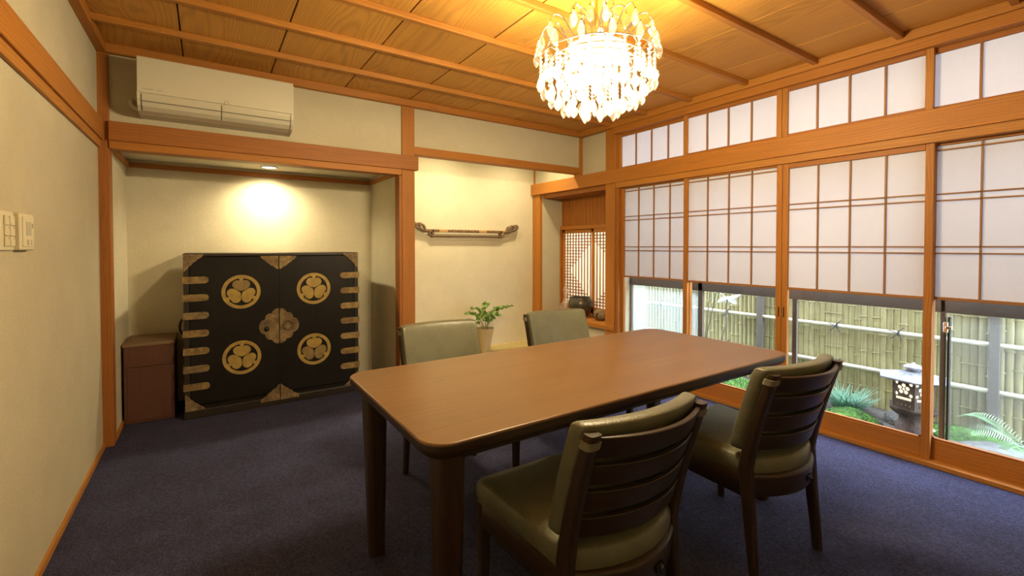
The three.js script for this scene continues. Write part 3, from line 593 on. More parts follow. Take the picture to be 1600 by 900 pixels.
// ---------------------------------------------------------------- wall-mounted air conditioner
{
  const t = thing('air_conditioner', 'white wall-mounted air conditioner above the cabinet alcove', 'air conditioner', [0.092, 1.985, ZB]);
  const hw = 0.412, prof = [[0, 0.315], [0.188, 0.315], [0.205, 0.308], [0.213, 0.29], [0.213, 0.115], [0.207, 0.075], [0.188, 0.040], [0.155, 0.016], [0.10, 0.004], [0, 0.0]];
  const slab = (pts, x0, x1) => { const s = new THREE.Shape(); pts.forEach(([z, y], i) => i ? s.lineTo(z, y) : s.moveTo(z, y)); s.closePath(); const g = new THREE.ExtrudeGeometry(s, { depth: x1 - x0, bevelEnabled: false }); g.rotateY(-Math.PI / 2); g.translate(x1, 0, 0); return metricUV(g); };
  // after the turn the profile's z lies along +z and the length along x
  const fix = (g) => g;
  part('body', fix(slab(prof.map(([z, y]) => [z * 0.985, y * 0.985 + 0.002]), -hw + 0.004, hw - 0.004)), M.acWhite, t);
  part('front_panel', box(-hw, hw, 0.108, 0.316, 0.196, 0.218, 'x', 0.006), M.acWhite, t);
  part('side_cap', slab(prof, -hw, -hw + 0.014), M.acWhite, t);
  part('side_cap', slab(prof, hw - 0.014, hw), M.acWhite, t);
  const strip = (pts, th, x0, x1) => { const o = pts.map(([z, y], i) => { const a = pts[Math.max(0, i - 1)], b = pts[Math.min(pts.length - 1, i + 1)], L = Math.hypot(b[0] - a[0], b[1] - a[1]); return [z - (b[1] - a[1]) / L * th, y + (b[0] - a[0]) / L * th]; }); return slab([...pts, ...o.reverse()], x0, x1); };
  for (const [x0, x1] of [[-hw + 0.022, -0.003], [0.003, hw - 0.022]]) {
    part('louver', strip([[0.214, 0.104], [0.212, 0.088], [0.205, 0.066]], -0.006, x0, x1), M.acFlap, t);
    part('louver', strip([[0.203, 0.060], [0.190, 0.037], [0.160, 0.016]], -0.006, x0, x1), M.acFlap, t);
  }
  part('louver_gap', strip([[0.211, 0.10], [0.204, 0.070], [0.187, 0.038], [0.16, 0.018]], -0.003, -hw + 0.017, hw - 0.017), M.acGap, t);
  part('emblem', new THREE.TorusGeometry(0.011, 0.0016, 6, 24).translate(0.028, 0.118, 0.2195), M.acGrey, t, 'small round emblem');
  const marks = []; for (let i = 0; i < 8; i++) marks.push(box(-hw + 0.028 + i * 0.0065, -hw + 0.0325 + i * 0.0065, 0.1275, 0.1275 + [0.008, 0.006, 0.006, 0.006, 0.006, 0.006, 0.008, 0.006][i], 0.218, 0.2186, 'x'));
  for (let i = 0; i < 3; i++) marks.push(box(-hw + 0.094 + i * 0.008, -hw + 0.099 + i * 0.008, 0.1275, 0.1345, 0.218, 0.2186, 'x'));
  part('lettering', marks, M.acGrey, t, 'faint grey lettering at the lower left');
  part('shadow_pipe', tube([[-hw - 0.005, 0.05, 0.03], [-hw - 0.03, 0.055, 0.03], [-hw - 0.045, 0.075, 0.022], [-hw - 0.045, 0.10, 0.010], [-hw - 0.045, 0.105, 0.0]], 0.013, 16, 8), M.acWhite, t, 'short pipe standing in for a shadow on the wall');  // added tube, put where a curled shadow lies on the wall
}
// ---------------------------------------------------------------- wall controller and switch plate on the left wall
{
  const t = thing('wall_controller', 'square cream wall controller with small screen on the left wall', 'controller', [XL, 1.25, -2.195]);
  part('case', box(0, 0.020, -0.062, 0.062, -0.070, 0.070, 'y', 0.005), M.plastic, t);
  part('face', box(0.020, 0.0225, -0.050, 0.050, -0.060, 0.052, 'y', 0.002), M.plastic, t);
  part('screen', box(0.0225, 0.0235, -0.012, 0.034, -0.030, 0.020, 'y'), M.plasticGrey, t);
  part('button', box(0.0225, 0.0245, 0.014, 0.030, -0.054, -0.040, 'y', 0.001), M.plasticGrey, t);
  part('button', box(0.0225, 0.0245, -0.044, -0.026, 0.000, 0.012, 'y', 0.001), M.plasticGrey, t);
  part('button', box(0.0225, 0.0245, -0.044, -0.026, -0.040, -0.028, 'y', 0.001), M.plastic, t);
}
{
  const t = thing('light_switch', 'cream light switch plate with two columns of rocker keys', 'light switch', [XL, 1.25, -2.045]);
  part('plate', box(0, 0.008, -0.062, 0.062, -0.070, 0.070, 'y', 0.004), M.plastic, t);
  for (const z of [-0.044, 0.004]) for (let k = 0; k < 3; k++) {
    const b = part('rocker', box(0.008, 0.013, -0.049 + k * 0.033, -0.018 + k * 0.033, z - 0.018, z + 0.018, 'y', 0.003), M.plastic, t);
    part('pilot_window', box(0.013, 0.0136, -0.026 + k * 0.033, -0.021 + k * 0.033, z - 0.014, z - 0.004, 'y'), M.plasticGrey, b);
  }
}
// ---------------------------------------------------------------- recessed downlights
function downlight(name, label, [x, y, z], power, angle) {
  const t = thing(name, label, 'downlight', [x, y, z]);
  part('trim_ring', lathe([[0.050, 0.0], [0.062, 0.0], [0.064, -0.004], [0.058, -0.008], [0.051, -0.006], [0.050, 0.0]], 32), M.white, t);
  part('light_lens', new THREE.CircleGeometry(0.050, 32).rotateX(Math.PI / 2).translate(0, -0.003, 0), M.downGlow, t);
  const l = new THREE.SpotLight(LAMP_WARM, power, 0, angle, 0.9, 2); l.position.set(0, -0.012, 0); l.target.position.set(0, -1, 0);
  l.castShadow = true; l.shadow.radius = 1.8; l.shadow.mapSize.set(1024, 1024); t.add(l, l.target);
}
downlight('downlight', 'round recessed downlight in the cabinet alcove ceiling', [0.434, 1.845, -4.17], ALCOVE_POWER, 1.35);
downlight('downlight', 'round recessed downlight hidden in the display alcove ceiling', [2.02, 2.40, -3.90], TOKONOMA_POWER, 1.35);
downlight('downlight', 'second recessed downlight in the display alcove ceiling, toward the lattice niche', [2.90, 2.40, -3.95], TOKONOMA_POWER * 0.62, 1.35);
// ---------------------------------------------------------------- crystal chandelier
{
  const t = thing('chandelier', 'glowing crystal chandelier with hanging glass drops above the table', 'chandelier', [1.405, 0, -1.44]);
  const flatten = (g) => { const q = g.index ? g.toNonIndexed() : g; q.computeVertexNormals(); return q; };
  const dropGeo = flatten(lathe([[0, 0], [0.011, 0.013], [0.0165, 0.030], [0.0105, 0.052], [0.004, 0.066], [0, 0.070]], 6).translate(0, -0.070, 0));
  const almond = flatten(lathe([[0, 0], [0.013, 0.011], [0.0195, 0.026], [0.013, 0.044], [0, 0.054]], 6).translate(0, -0.054, 0));
  const bead = (r) => flatten(new THREE.OctahedronGeometry(r, 0));
  part('ceiling_cup', lathe([[0, YC - 0.034], [0.050, YC - 0.036], [0.056, YC - 0.022], [0.060, YC]], 28), M.brass, t);
  part('stem', cyl(0.006, 0.006, 1.93, YC - 0.03, 10), M.brass, t);
  part('centre_column', lathe([[0, 1.93], [0.03, 1.95], [0.022, 1.99], [0.034, 2.03], [0.018, 2.08], [0.026, 2.13], [0.012, 2.18], [0.006, 2.20]], 18), M.chrome, t);
  const hang = (parent, a, r, y, geo) => { const m = part('crystal_drop', geo, M.crystal, parent); m.position.set(Math.cos(a) * r, y, Math.sin(a) * r); m.rotation.y = a * 1.7; return m; };
  const arm = (a, pts, rad = 0.0035) => tube(pts.map(([r, y]) => [Math.cos(a) * r, y, Math.sin(a) * r]), rad, 14, 5);
  // crown
  for (let k = 0; k < 8; k++) { const a = k * Math.PI / 4 + 0.2; const m = part('crown_arm', arm(a, [[0.018, 2.13], [0.045, 2.20], [0.085, 2.218], [0.118, 2.208], [0.126, 2.18]]), M.chrome, t); hang(m, a, 0.126, 2.178, dropGeo); hang(m, a + 0.2, 0.070, 2.19, almond); }
  // middle arms
  for (let k = 0; k < 12; k++) { const a = k * Math.PI / 6 + 0.1; const m = part('arm', arm(a, [[0.045, 2.05], [0.12, 2.09], [0.175, 2.145], [0.215, 2.15], [0.235, 2.12]]), M.chrome, t); hang(m, a, 0.235, 2.118, dropGeo); }
  for (let k = 0; k < 14; k++) { const a = k * Math.PI / 7 + 0.32; const m = part('outer_arm', arm(a, [[0.10, 2.00], [0.18, 2.03], [0.225, 2.075], [0.246, 2.085], [0.260, 2.060]]), M.chrome, t); hang(m, a, 0.260, 2.058, dropGeo); }
  // basket of bead strands
  const tiers = [[0.242, 22, 2.010, 1.925], [0.202, 19, 1.995, 1.880], [0.166, 15, 1.985, 1.848], [0.116, 11, 1.980, 1.826], [0.060, 6, 1.975, 1.815]];
  for (const [r, n, y0, y1] of tiers) {
    part('ring', new THREE.TorusGeometry(r, 0.0035, 6, 48).rotateX(Math.PI / 2).translate(0, y0, 0), M.chrome, t);
    for (let k = 0; k < n; k++) {
      const a = k * Math.PI * 2 / n + r * 9, bs = [];
      for (let y = y0 - 0.010; y > y1 + 0.006; y -= 0.017) bs.push(bead(0.0085).translate(Math.cos(a) * r, y, Math.sin(a) * r));
      const s = part('bead_strand', bs, M.crystal, t);
      const d = hang(s, a, r, y1 + 0.004, k % 2 ? dropGeo : almond);
    }
  }
  part('added_shade_dish', lathe([[0.03, 2.037], [0.09, 2.034], [0.134, 2.044], [0.136, 2.048], [0.09, 2.039], [0.03, 2.042]], 40), M.chrome, t);  // dish added to keep direct bulb light off the ceiling above
  const spokes = []; for (let k = 0; k < 6; k++) { const a = k * Math.PI / 3; spokes.push(arm(a, [[0.02, 1.975], [0.11, 1.982], [0.20, 1.99], [0.252, 2.0]], 0.003)); } part('spokes', spokes, M.chrome, t);
  // candle bulbs, each with its own light; four dim ones stand inside the crown
  const bulbGeo = lathe([[0, -0.022], [0.010, -0.018], [0.0155, -0.004], [0.013, 0.010], [0.006, 0.024], [0, 0.032]], 14);
  for (let k = 0; k < 4; k++) {
    const a = k * Math.PI / 2 + 0.5, b = part('crown_bulb', bulbGeo, M.bulbSmall, t); b.position.set(Math.cos(a) * 0.06, 2.085, Math.sin(a) * 0.06);
    const l = new THREE.PointLight(LAMP_WARM, 0.06, 0, 2); l.position.copy(b.position); l.castShadow = true; l.shadow.radius = 0.8; t.add(l);
  }
  for (let k = 0; k < 9; k++) {
    const inner = k === 8, a = k * Math.PI / 4, r = inner ? 0 : 0.125, y = inner ? 1.890 : 1.955;
    const b = part('bulb', bulbGeo, M.bulb, t); b.position.set(Math.cos(a) * r, y, Math.sin(a) * r);
    if (!inner) part('bulb_socket', cyl(0.008, 0.012, 1.91, 1.937, 12).translate(Math.cos(a) * r, 0, Math.sin(a) * r), M.brass, t);
    const l = new THREE.PointLight(LAMP_WARM, CHANDELIER_POWER, 0, 2); l.position.copy(b.position); l.castShadow = true; l.shadow.radius = 0.8; l.shadow.mapSize.set(512, 512); t.add(l);
  }
}

// ---------------------------------------------------------------- carved wall rack in the display alcove
{
  const t = thing('carved_rack', 'long carved wooden wall rack with curled ends in the display alcove', 'wall rack', [2.39, 1.365, -4.45]);
  part('rail', box(-0.49, 0.49, -0.012, 0.018, 0.020, 0.050, 'x', 0.006), M.carvedRail, t, 'carved rail painted with gold scrollwork');
  part('rod', new THREE.CylinderGeometry(0.009, 0.009, 0.86, 12).rotateZ(Math.PI / 2).translate(0, -0.050, 0.040), M.carved, t);
  for (const s of [-1, 1]) {
    const q = (pts, r) => tube(pts.map(([x, y, z]) => [s * x, y, z]), r, 24, 8);
    part('carved_end', [
      q([[0.46, 0.0, 0.036], [0.52, 0.004, 0.036], [0.57, 0.030, 0.036], [0.615, 0.062, 0.038], [0.645, 0.060, 0.040]], 0.017),
      q([[0.505, 0.004, 0.042], [0.525, 0.045, 0.044], [0.555, 0.072, 0.044], [0.590, 0.070, 0.044], [0.600, 0.048, 0.044], [0.580, 0.036, 0.044]], 0.012),
      q([[0.595, 0.070, 0.034], [0.625, 0.082, 0.034], [0.655, 0.074, 0.034], [0.652, 0.050, 0.036], [0.628, 0.040, 0.038]], 0.011),
      q([[0.500, 0.010, 0.030], [0.512, 0.050, 0.030], [0.530, 0.066, 0.030]], 0.011),
      q([[0.535, 0.050, 0.050], [0.552, 0.064, 0.054], [0.572, 0.058, 0.054], [0.568, 0.044, 0.052]], 0.010),
      q([[0.56, 0.020, 0.044], [0.60, 0.030, 0.050], [0.635, 0.056, 0.050], [0.618, 0.066, 0.050]], 0.012),
      q([[0.47, -0.010, 0.038], [0.455, -0.035, 0.038], [0.425, -0.050, 0.040]], 0.009)], M.carved, t);
    part('wall_bracket', box(s * 0.42 - 0.012, s * 0.42 + 0.012, -0.062, 0.014, 0, 0.050, 'y', 0.003), M.carved, t);
  }
}
// ---------------------------------------------------------------- potted plant in the display alcove
const leafShape = (L, w) => { const s = new THREE.Shape(); s.moveTo(0, 0); s.bezierCurveTo(w, L * 0.25, w, L * 0.7, 0, L); s.bezierCurveTo(-w, L * 0.7, -w, L * 0.25, 0, 0); const g = new THREE.ShapeGeometry(s, 4); const p = g.attributes.position; for (let i = 0; i < p.count; i++) p.setZ(i, 0.35 * Math.abs(p.getX(i)) - 0.25 * p.getY(i) * p.getY(i) / L); g.computeVertexNormals(); return g; };
const placeAt = (g, pos, dir, roll) => { const m = new THREE.Matrix4(), y = new THREE.Vector3(...dir).normalize(), z = new THREE.Vector3(Math.sin(roll), 0.6, Math.cos(roll)).cross(y).normalize(), x = new THREE.Vector3().crossVectors(y, z); m.makeBasis(x, y, z).setPosition(...pos); return g.clone().applyMatrix4(m); };
{
  const t = thing('potted_plant', 'leafy green plant in a tapered tan vase behind the table', 'potted plant', [2.435, 0.084, -4.13]);
  part('vase', lathe([[0, 0], [0.048, 0], [0.052, 0.006], [0.062, 0.10], [0.080, 0.20], [0.093, 0.262], [0.088, 0.262], [0.074, 0.20], [0.056, 0.10], [0, 0.03]], 32), M.clay, t);
  part('soil', new THREE.CircleGeometry(0.080, 24).rotateX(-Math.PI / 2).translate(0, 0.225, 0), M.soil, t);
  const r = rng(404), stems = [], leaves = [], lg = leafShape(0.046, 0.024);
  const tips = [[-0.28, 0.37, 0.02], [-0.26, 0.44, 0.03], [-0.19, 0.49, 0.05], [-0.13, 0.42, -0.06], [-0.02, 0.50, 0.02], [0.05, 0.52, -0.05], [0.13, 0.47, 0.05], [0.21, 0.46, 0.0], [0.29, 0.475, 0.03], [0.02, 0.42, 0.09], [0.10, 0.40, 0.08], [-0.06, 0.40, 0.09]];
  for (const [x, y, z] of tips) {
    const pts = [[x * 0.08, 0.22, z * 0.1], [x * 0.25, 0.22 + (y - 0.22) * 0.55, z * 0.4], [x * 0.62, 0.22 + (y - 0.22) * 0.92, z * 0.8], [x, y, z]];
    stems.push(tube(pts, 0.0026, 12, 4));
    const c = new THREE.CatmullRomCurve3(pts.map((p) => new THREE.Vector3(...p)));
    for (let k = 0; k < 13; k++) { const u = 0.42 + 0.58 * k / 12, p = c.getPoint(u), a = r() * 6.283; leaves.push(placeAt(lg, [p.x, p.y, p.z], [Math.cos(a), 0.5 * (r() - 0.35), Math.sin(a)], r() * 6.28)); }
  }
  part('stems', stems, M.stem, t); part('foliage', leaves, M.leaf, t);
}
// ---------------------------------------------------------------- ornaments on the niche shelf
const YS = 0.4255;
{
  const t = thing('tray', 'dark red lacquer tray under the glass decanter', 'tray', [3.465, YS, -4.06]);
  part('base', box(-0.105, 0.105, 0, 0.008, -0.155, 0.155, 'z', 0.002), M.tray, t);
  for (const s of [-1, 1]) { part('rim', box(s * 0.102 - 0.005, s * 0.102 + 0.005, 0.004, 0.020, -0.155, 0.155, 'z', 0.002), M.tray, t); part('rim', box(-0.105, 0.105, 0.004, 0.020, s * 0.151 - 0.004, s * 0.151 + 0.004, 'x', 0.002), M.tray, t); }
}
{
  const t = thing('decanter', 'clear cut-glass decanter with tall pointed stopper on the niche shelf', 'decanter', [3.475, YS + 0.0085, -4.055]);
  part('bottle', (() => { const g = lathe([[0, 0], [0.058, 0], [0.066, 0.012], [0.070, 0.05], [0.060, 0.095], [0.030, 0.135], [0.017, 0.165], [0.016, 0.205], [0.024, 0.215]], 12).toNonIndexed(); g.computeVertexNormals(); return g; })(), M.decanter, t);
  part('stopper', lathe([[0, 0.20], [0.012, 0.205], [0.012, 0.222], [0.030, 0.25], [0.026, 0.28], [0.006, 0.315], [0, 0.325]], 8), M.decanter, t);
}
{
  const t = thing('ceramic_pot', 'round dark olive ceramic pot on the niche shelf', 'pot', [3.445, YS, -3.765]);
  part('bowl', lathe([[0, 0.012], [0.062, 0.012], [0.066, 0.022], [0.105, 0.06], [0.136, 0.115], [0.138, 0.155], [0.122, 0.195], [0.112, 0.203], [0.114, 0.218], [0.106, 0.218], [0.104, 0.200], [0.128, 0.15], [0.124, 0.11], [0.06, 0.03], [0, 0.026]], 40), M.glaze, t);
  for (let k = 0; k < 3; k++) { const a = k * 2.094 + 0.4; part('foot', box(-0.018, 0.018, 0, 0.022, -0.016, 0.016, 'x', 0.005).translate(Math.cos(a) * 0.055, 0, Math.sin(a) * 0.055), M.glaze, t); }
}
{
  const r = rng(88), g0 = new THREE.IcosahedronGeometry(1, 5); g0.deleteAttribute('uv'); g0.deleteAttribute('normal'); const g = mergeVertices(g0, 1e-4), p = g.attributes.position;
  for (let i = 0; i < p.count; i++) { const x = p.getX(i), y = p.getY(i), z = p.getZ(i), n = 1 + 0.10 * (fbm(x * 2 + 5, y * 2 + z * 2 + 5, 8, 3) - 0.5); p.setXYZ(i, x * 0.060 * n, Math.max(-0.9, y) * 0.060 * n, z * 0.082 * n); }
  g.computeVertexNormals();
  const t = thing('carved_stone', 'small rounded brown carved stone on the niche shelf end', 'ornament', [3.445, YS + 0.054, -3.465]);
  part('body', metricUV(g), M.carvedStone, t);
  // incised figure on the face that looks into the room
  part('carving', [tube([[-0.058, 0.03, -0.035], [-0.062, -0.025, -0.032]], 0.0035, 6, 5), tube([[-0.060, -0.025, -0.030], [-0.062, -0.028, 0.0]], 0.0035, 6, 5), tube([[-0.057, 0.03, 0.012], [-0.0635, 0.0, 0.004], [-0.062, -0.025, 0.016]], 0.0035, 8, 5), tube([[-0.0575, 0.026, 0.032], [-0.0625, 0.0, 0.012], [-0.058, -0.026, 0.036]], 0.0035, 8, 5)], M.darkWood, t, 'dark incised lines');
}

// ---------------------------------------------------------------- the garden outside
const YG = -0.24, XFence = 4.97;
struct('garden_ground', (() => { const g = new THREE.PlaneGeometry(4.4, 10, 60, 120).rotateX(-Math.PI / 2).translate(5.6, YG, -1.6), p = g.attributes.position; for (let i = 0; i < p.count; i++) p.setY(i, YG + 0.05 * (fbm(p.getX(i) * 2, p.getZ(i) * 2, 7, 3) - 0.5) + 0.02 * (vnoise(p.getX(i) * 14, p.getZ(i) * 14, 9) - 0.5)); g.computeVertexNormals(); return metricUV(g, 'x'); })(), M.soil, 'dark earth of the small garden outside', 'ground').userData.kind = 'structure';
{
  const t = thing('bamboo_fence', 'tall fence of split yellow bamboo behind the garden', 'fence', [XFence, YG, 0]);
  const H = 1.95, R = 0.0245, variants = [];
  for (let v = 0; v < 6; v++) {
    const r = rng(900 + v), pts = [[R, 0]]; let y = 0.08 + r() * 0.26;
    while (y < H - 0.02) { pts.push([R, y - 0.010], [R * 1.45, y - 0.004], [R * 1.45, y + 0.003], [R, y + 0.009]); y += 0.24 + r() * 0.14; }
    pts.push([R, H]);
    const g = lathe(pts, 6, Math.PI, Math.PI).scale(0.5, 1, 1); g.computeVertexNormals(); const uv = g.attributes.uv, p = g.attributes.position; for (let i = 0; i < uv.count; i++) uv.setXY(i, p.getY(i), p.getZ(i) + v * 0.11); variants.push(g);
  }
  const r = rng(77);
  for (let k = 0; k < 118; k++) { const z = -4.85 + k * 0.0478; const m = part('bamboo_slat', variants[(k * 5 + Math.floor(r() * 3)) % 6], [M.bamboo, M.bambooB, M.bambooC][Math.floor(r() * 3)], t); m.position.set(0, 0, z); }
  part('backing_board', box(0.0, 0.02, 0, H, -4.9, 0.85, 'y'), M.bambooB, t);
  const posts = [-4.55, -2.553, -0.807, 0.80];
  for (const z of posts) part('fence_post', box(-0.085, -0.028, 0, H, z - 0.029, z + 0.029, 'y', 0.004), M.greyPost, t, 'grey square post');
  for (const y of [0.700, 0.345, 1.08, 1.5]) for (let i = 0; i + 1 < posts.length; i++) {
    const z0 = posts[i] + 0.029, z1 = posts[i + 1] - 0.029, prof = [[0, 0], [0.019, 0]], L = z1 - z0; for (let q = 0.2; q < L - 0.05; q += 0.34) prof.push([0.019, q - 0.008], [0.0215, q], [0.019, q + 0.008]); prof.push([0.019, L], [0, L]);
    const g = lathe(prof, 12).rotateX(Math.PI / 2).translate(-0.052, y, z0); const rail = part('rail', g, M.bambooPale, t, 'pale bamboo rail');
    for (let z = z0 + 0.22; z < z1 - 0.1; z += 0.46) {
      const tw = (pts) => tube(pts.map(([a, b, c]) => [-0.052 + a, y + b, z + c]), 0.0035, 10, 5);
      part('rope_tie', [new THREE.TorusGeometry(0.021, 0.004, 6, 16).translate(-0.052, y, z), new THREE.TorusGeometry(0.021, 0.004, 6, 16).translate(-0.052, y, z + 0.008), tw([[-0.022, 0, 0], [-0.028, 0.03, 0.02], [-0.026, 0.055, 0.045]]), tw([[-0.022, 0, 0], [-0.03, -0.03, 0.02], [-0.026, -0.06, 0.03]]), tw([[-0.022, 0, 0], [-0.03, 0.012, -0.03], [-0.026, 0.02, -0.06]]), tw([[-0.022, 0, 0], [-0.03, -0.025, -0.02], [-0.026, -0.05, -0.045]])], M.rope, rail);
    }
  }
}
// stone lantern with pierced light chamber
{
  const cx = 4.36, cz = -1.135, t = thing('garden_lantern', 'hexagonal garden lantern with pale roof and pierced glowing sides', 'lantern', [cx, YG + 0.02, cz], 0.30);
  const hex = (r, y, n = 6) => Array.from({ length: n }, (_, k) => { const a = -k * Math.PI * 2 / n; return [Math.cos(a) * r, y, Math.sin(a) * r]; });
  part('foot', loft([hex(0.120, 0), hex(0.115, 0.08), hex(0.095, 0.11), hex(0.090, 0.16), hex(0.135, 0.195), hex(0.155, 0.215), hex(0.155, 0.232)], 'y'), M.lanternBody, t);
  const chamberY = 0.232, ch = 0.205, R = 0.132;
  // each side: a plate pierced with a round flower, corners and a slot
  for (let k = 0; k < 6; k++) {
    const w = R * 0.99, s = new THREE.Shape(); s.moveTo(-w / 2, 0); s.lineTo(w / 2, 0); s.lineTo(w / 2, ch); s.lineTo(-w / 2, ch); s.closePath();
    const holeArc = (x, y, r) => { const h = new THREE.Path(); h.absarc(x, y, r, 0, Math.PI * 2, true); s.holes.push(h); };
    const slot = (x0, x1, y0, y1) => { const h = new THREE.Path(); h.moveTo(x0, y0); h.lineTo(x0, y1); h.lineTo(x1, y1); h.lineTo(x1, y0); h.closePath(); s.holes.push(h); };
    slot(-0.050, 0.050, 0.062, 0.083);
    for (let q = 0; q < 5; q++) { const a = q * 1.2566 + 0.3; holeArc(Math.cos(a) * 0.026, 0.143 + Math.sin(a) * 0.026, 0.0142); }
    holeArc(0, 0.143, 0.010);
    for (const sx of [-1, 1]) for (const sy of [-1, 1]) holeArc(sx * 0.046, 0.143 + sy * 0.041, 0.0125);
    for (const x of [-0.042, -0.018, 0.008, 0.034]) slot(x, x + 0.012, 0.018 + (x > 0 ? 0.004 : 0), 0.034);
    const g = new THREE.ExtrudeGeometry(s, { depth: 0.008, bevelEnabled: false, curveSegments: 10 }); g.translate(0, chamberY, R * 0.866 - 0.004); g.rotateY(k * Math.PI / 3 + Math.PI / 6 + Math.PI / 2 - Math.PI / 3);
    part('pierced_side', metricUV(g), M.lanternBody, t);
  }
  part('glow_liner', loft([hex(0.112, chamberY + 0.06), hex(0.112, chamberY + ch - 0.004)], 'y', false), M.lanternGlow, t, 'white glowing liner');
  part('roof', loft([hex(0.150, chamberY + ch), hex(0.215, chamberY + ch + 0.004), hex(0.222, chamberY + ch + 0.018), hex(0.160, chamberY + ch + 0.026), hex(0.090, chamberY + ch + 0.044), hex(0.050, chamberY + ch + 0.060)], 'x'), M.lanternRoof, t, 'pale blue-grey hexagonal roof');
  part('finial', lathe([[0, 0], [0.042, 0], [0.036, 0.012], [0.058, 0.026], [0.060, 0.038], [0.030, 0.052], [0.012, 0.056], [0.010, 0.066], [0, 0.068]], 28).translate(0, chamberY + ch + 0.056, 0), M.lanternRoof, t);
  const l = new THREE.PointLight(LAMP_WARM, 0.05, 0, 2); l.position.set(0, chamberY + 0.12, 0); l.castShadow = true; t.add(l);
}
// rocks
const rockGeo = (seed, sx, sy, sz) => { const g0 = new THREE.IcosahedronGeometry(1, 5); g0.deleteAttribute('uv'); g0.deleteAttribute('normal'); const g = mergeVertices(g0, 1e-4), p = g.attributes.position; for (let i = 0; i < p.count; i++) { const x = p.getX(i), y = p.getY(i), z = p.getZ(i), n = 0.75 + 0.5 * fbm(x * 1.4 + seed, y * 1.4 + z * 1.1 + seed * 2, seed, 4); p.setXYZ(i, x * sx * n, Math.max(-0.35, y) * sy * n, z * sz * n); } g.computeVertexNormals(); return metricUV(g); };
for (const [label, x, z, sx, sy, sz, m, seed] of [
  ['broad pale grey rock below the nearest garden window', 4.38, -0.72, 0.17, 0.09, 0.20, M.stone, 3],
  ['dark rock under the pierced garden lantern', 4.66, -1.28, 0.12, 0.09, 0.12, M.stoneDark, 5],
  ['small pale stone in front of the lantern foot', 4.20, -1.04, 0.05, 0.05, 0.06, M.stone, 11],
  ['grey rock behind the moss at the far window', 4.80, -2.30, 0.10, 0.14, 0.13, M.stoneDark, 17],
  ['little grey stone beside the moss mound', 4.46, -1.40, 0.05, 0.035, 0.06, M.stoneDark, 19],
]) { const o = single('rock', rockGeo(seed, sx, sy, sz), m, label, 'rock', 'garden rocks'); o.position.set(x, YG + 0.015, z); }
// moss mounds with short tufts
function moss(label, x, z, sx, sy, sz, seed) {
  const t = thing('moss_mound', label, 'moss', [x, YG, z], 0, 'moss mounds in the garden');
  part('mound', rockGeo(seed, sx, sy, sz), M.moss, t);
  const r = rng(seed * 31), tufts = [], tg = new THREE.ConeGeometry(0.004, 0.022, 4);
  for (let k = 0; k < 420; k++) { const a = r() * 6.283, q = Math.sqrt(r()) * 0.86, px = Math.cos(a) * q * sx, pz = Math.sin(a) * q * sz, py = sy * Math.sqrt(Math.max(0, 1 - q * q)) * 0.98; const g = tg.clone(); g.rotateX((r() - 0.5) * 1.2); g.rotateZ((r() - 0.5) * 1.2); g.translate(px, py + 0.004, pz); tufts.push(g); }
  const m = part('tufts', tufts, M.moss, t); m.userData.kind = 'stuff';
}
moss('bright green moss mound in front of the mondo grass', 4.35, -1.53, 0.18, 0.115, 0.20, 21);
moss('second green moss mound beside the window behind the chair', 4.38, -1.94, 0.18, 0.12, 0.19, 22);
moss('wide green moss carpet seen below the far end of the table', 4.38, -2.74, 0.29, 0.13, 0.60, 23);
moss('green moss patch behind the pale rock', 4.70, -0.90, 0.15, 0.075, 0.28, 24);
moss('green moss patch at the right edge of the garden', 4.18, -0.33, 0.16, 0.07, 0.14, 25);

// arching grass clump: each blade a bent strip
function blade(L, w, bend, seg = 6) { const pos = [], idx = []; for (let i = 0; i <= seg; i++) { const u = i / seg, x = L * Math.sin(bend * u) / bend, y = L * (1 - 0) * u * (1 - 0.55 * u * (bend / 1.6)), ww = w * (1 - u * u * 0.92); pos.push(x, y, -ww, x, y, ww); if (i) { const a = i * 2; idx.push(a - 2, a - 1, a, a - 1, a + 1, a); } } const g = new THREE.BufferGeometry(); g.setAttribute('position', new THREE.Float32BufferAttribute(pos, 3)); g.setIndex(idx); g.computeVertexNormals(); return g; }
function grassClump(label, x, z, n, L, seed) {
  const t = thing('grass_clump', label, 'grass', [x, YG, z], 0, 'arching grass clumps'), r = rng(seed), list = [];
  for (let k = 0; k < n; k++) { const g = blade(L * (0.7 + 0.5 * r()), 0.0042, 0.8 + r() * 1.3); g.rotateY(r() * 6.283); g.translate((r() - 0.5) * 0.12, 0, (r() - 0.5) * 0.14); list.push(g); }
  part('blades', list, M.grass, t);
}
grassClump('large clump of arching blue-green grass left of the lantern', 4.64, -1.66, 300, 0.29, 1);
// ferns
function fern(label, x, z, fronds, L, seed, mat = M.fern) {
  const t = thing('fern', label, 'fern', [x, YG, z], 0, 'garden ferns'), r = rng(seed);
  for (const [az, rise, len] of fronds) {
    const l = len * L, pts = []; for (let i = 0; i <= 6; i++) { const u = i / 6; pts.push([Math.cos(az) * l * u, rise * l * Math.sin(u * 2.1) , Math.sin(az) * l * u]); }
    const c = new THREE.CatmullRomCurve3(pts.map((p) => new THREE.Vector3(...p))), list = [tube(pts, 0.0022, 10, 4)];
    for (let k = 1; k < 26; k++) { const u = 0.14 + 0.84 * k / 26, p = c.getPoint(u), d = c.getTangent(u), w = l * 0.24 * Math.sin(Math.PI * Math.min(1, 0.18 + 0.82 * (1 - u))) + 0.008; for (const s of [-1, 1]) { const side = new THREE.Vector3(-Math.sin(az), 0, Math.cos(az)).multiplyScalar(s).addScaledVector(d, 0.35); list.push(placeAt(leafShape(w, 0.005), [p.x, p.y, p.z], [side.x, side.y - 0.1, side.z], az)); } }
    part('frond', list, mat, t);
  }
}
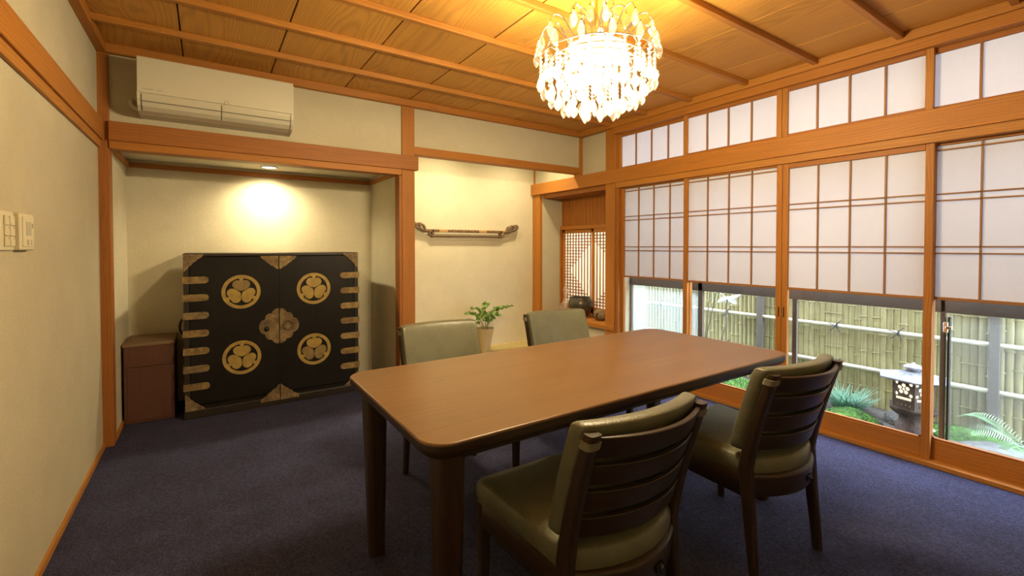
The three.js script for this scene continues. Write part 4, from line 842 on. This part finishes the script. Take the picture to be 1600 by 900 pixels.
fern('bright fern arching over the pale rock at right', 4.52, -0.52, [[-2.1, 0.55, 1], [-1.5, 0.62, 1.1], [-2.8, 0.5, 0.9], [2.4, 0.5, 0.9], [0.6, 0.5, 0.8]], 0.36, 5);
fern('pale fern low beside the chair back and moss', 4.38, -1.72, [[-2.6, 0.45, 1], [2.9, 0.4, 1], [2.2, 0.45, 0.9], [-1.8, 0.4, 0.8]], 0.15, 6, M.paleLeaf);
fern('small pale leafy plant among the dark rocks by the fence', 4.70, -1.02, [[-2.6, 0.35, 1], [2.6, 0.35, 1], [1.4, 0.3, 0.9], [-1.2, 0.35, 0.8]], 0.13, 7, M.paleLeaf);
// white-leaved sapling and bare shrub beyond the second door
{
  const t = thing('sapling', 'slender sapling with a rosette of pale white leaves', 'sapling', [4.60, YG, -2.80]);
  part('stem', tube([[0, 0, 0], [0.01, 0.30, -0.015], [0.0, 0.46, 0.0], [0.01, 0.62, 0.045], [0.0, 0.80, 0.05], [0.0, 0.91, 0.064]], 0.0075, 24, 6), M.twig, t);
  for (let k = 0; k < 8; k++) { const a = k * 0.785 + 0.2; part('leaf', placeAt(leafShape(0.13, 0.030), [0, 0.905, 0.064], [Math.cos(a) * 0.8, -0.30 + 0.55 * Math.sin(k * 2.3), Math.sin(a)], a), M.paleLeaf, t); }
}
{
  const t = thing('bare_shrub', 'thin bare shrub with upright twigs left of the sapling', 'shrub', [4.66, YG, -3.06]), r = rng(5), tw = [], lv = [];
  for (let k = 0; k < 7; k++) { const a = r() * 6.28, s = 0.10 + 0.14 * r(), y = 0.95 + 0.3 * r(); const pts = [[0, 0, 0], [0.02 * Math.cos(a), 0.35, 0.03 * Math.sin(a)], [s * 0.4 * Math.cos(a), 0.65, s * 0.5 * Math.sin(a)], [s * Math.cos(a), y, s * Math.sin(a)]]; tw.push(tube(pts, 0.0055, 14, 5)); for (let q = 0; q < 12; q++) { const u = 0.75 + 0.25 * q / 12; const c = new THREE.CatmullRomCurve3(pts.map((p) => new THREE.Vector3(...p))).getPoint(u), b = r() * 6.28; lv.push(placeAt(leafShape(0.035, 0.009), [c.x, c.y, c.z], [Math.cos(b), 0.4, Math.sin(b)], b)); } }
  part('twigs', tw, M.twig, t); part('leaves', lv, M.fern, t);
}

renderer.render(scene, camera);
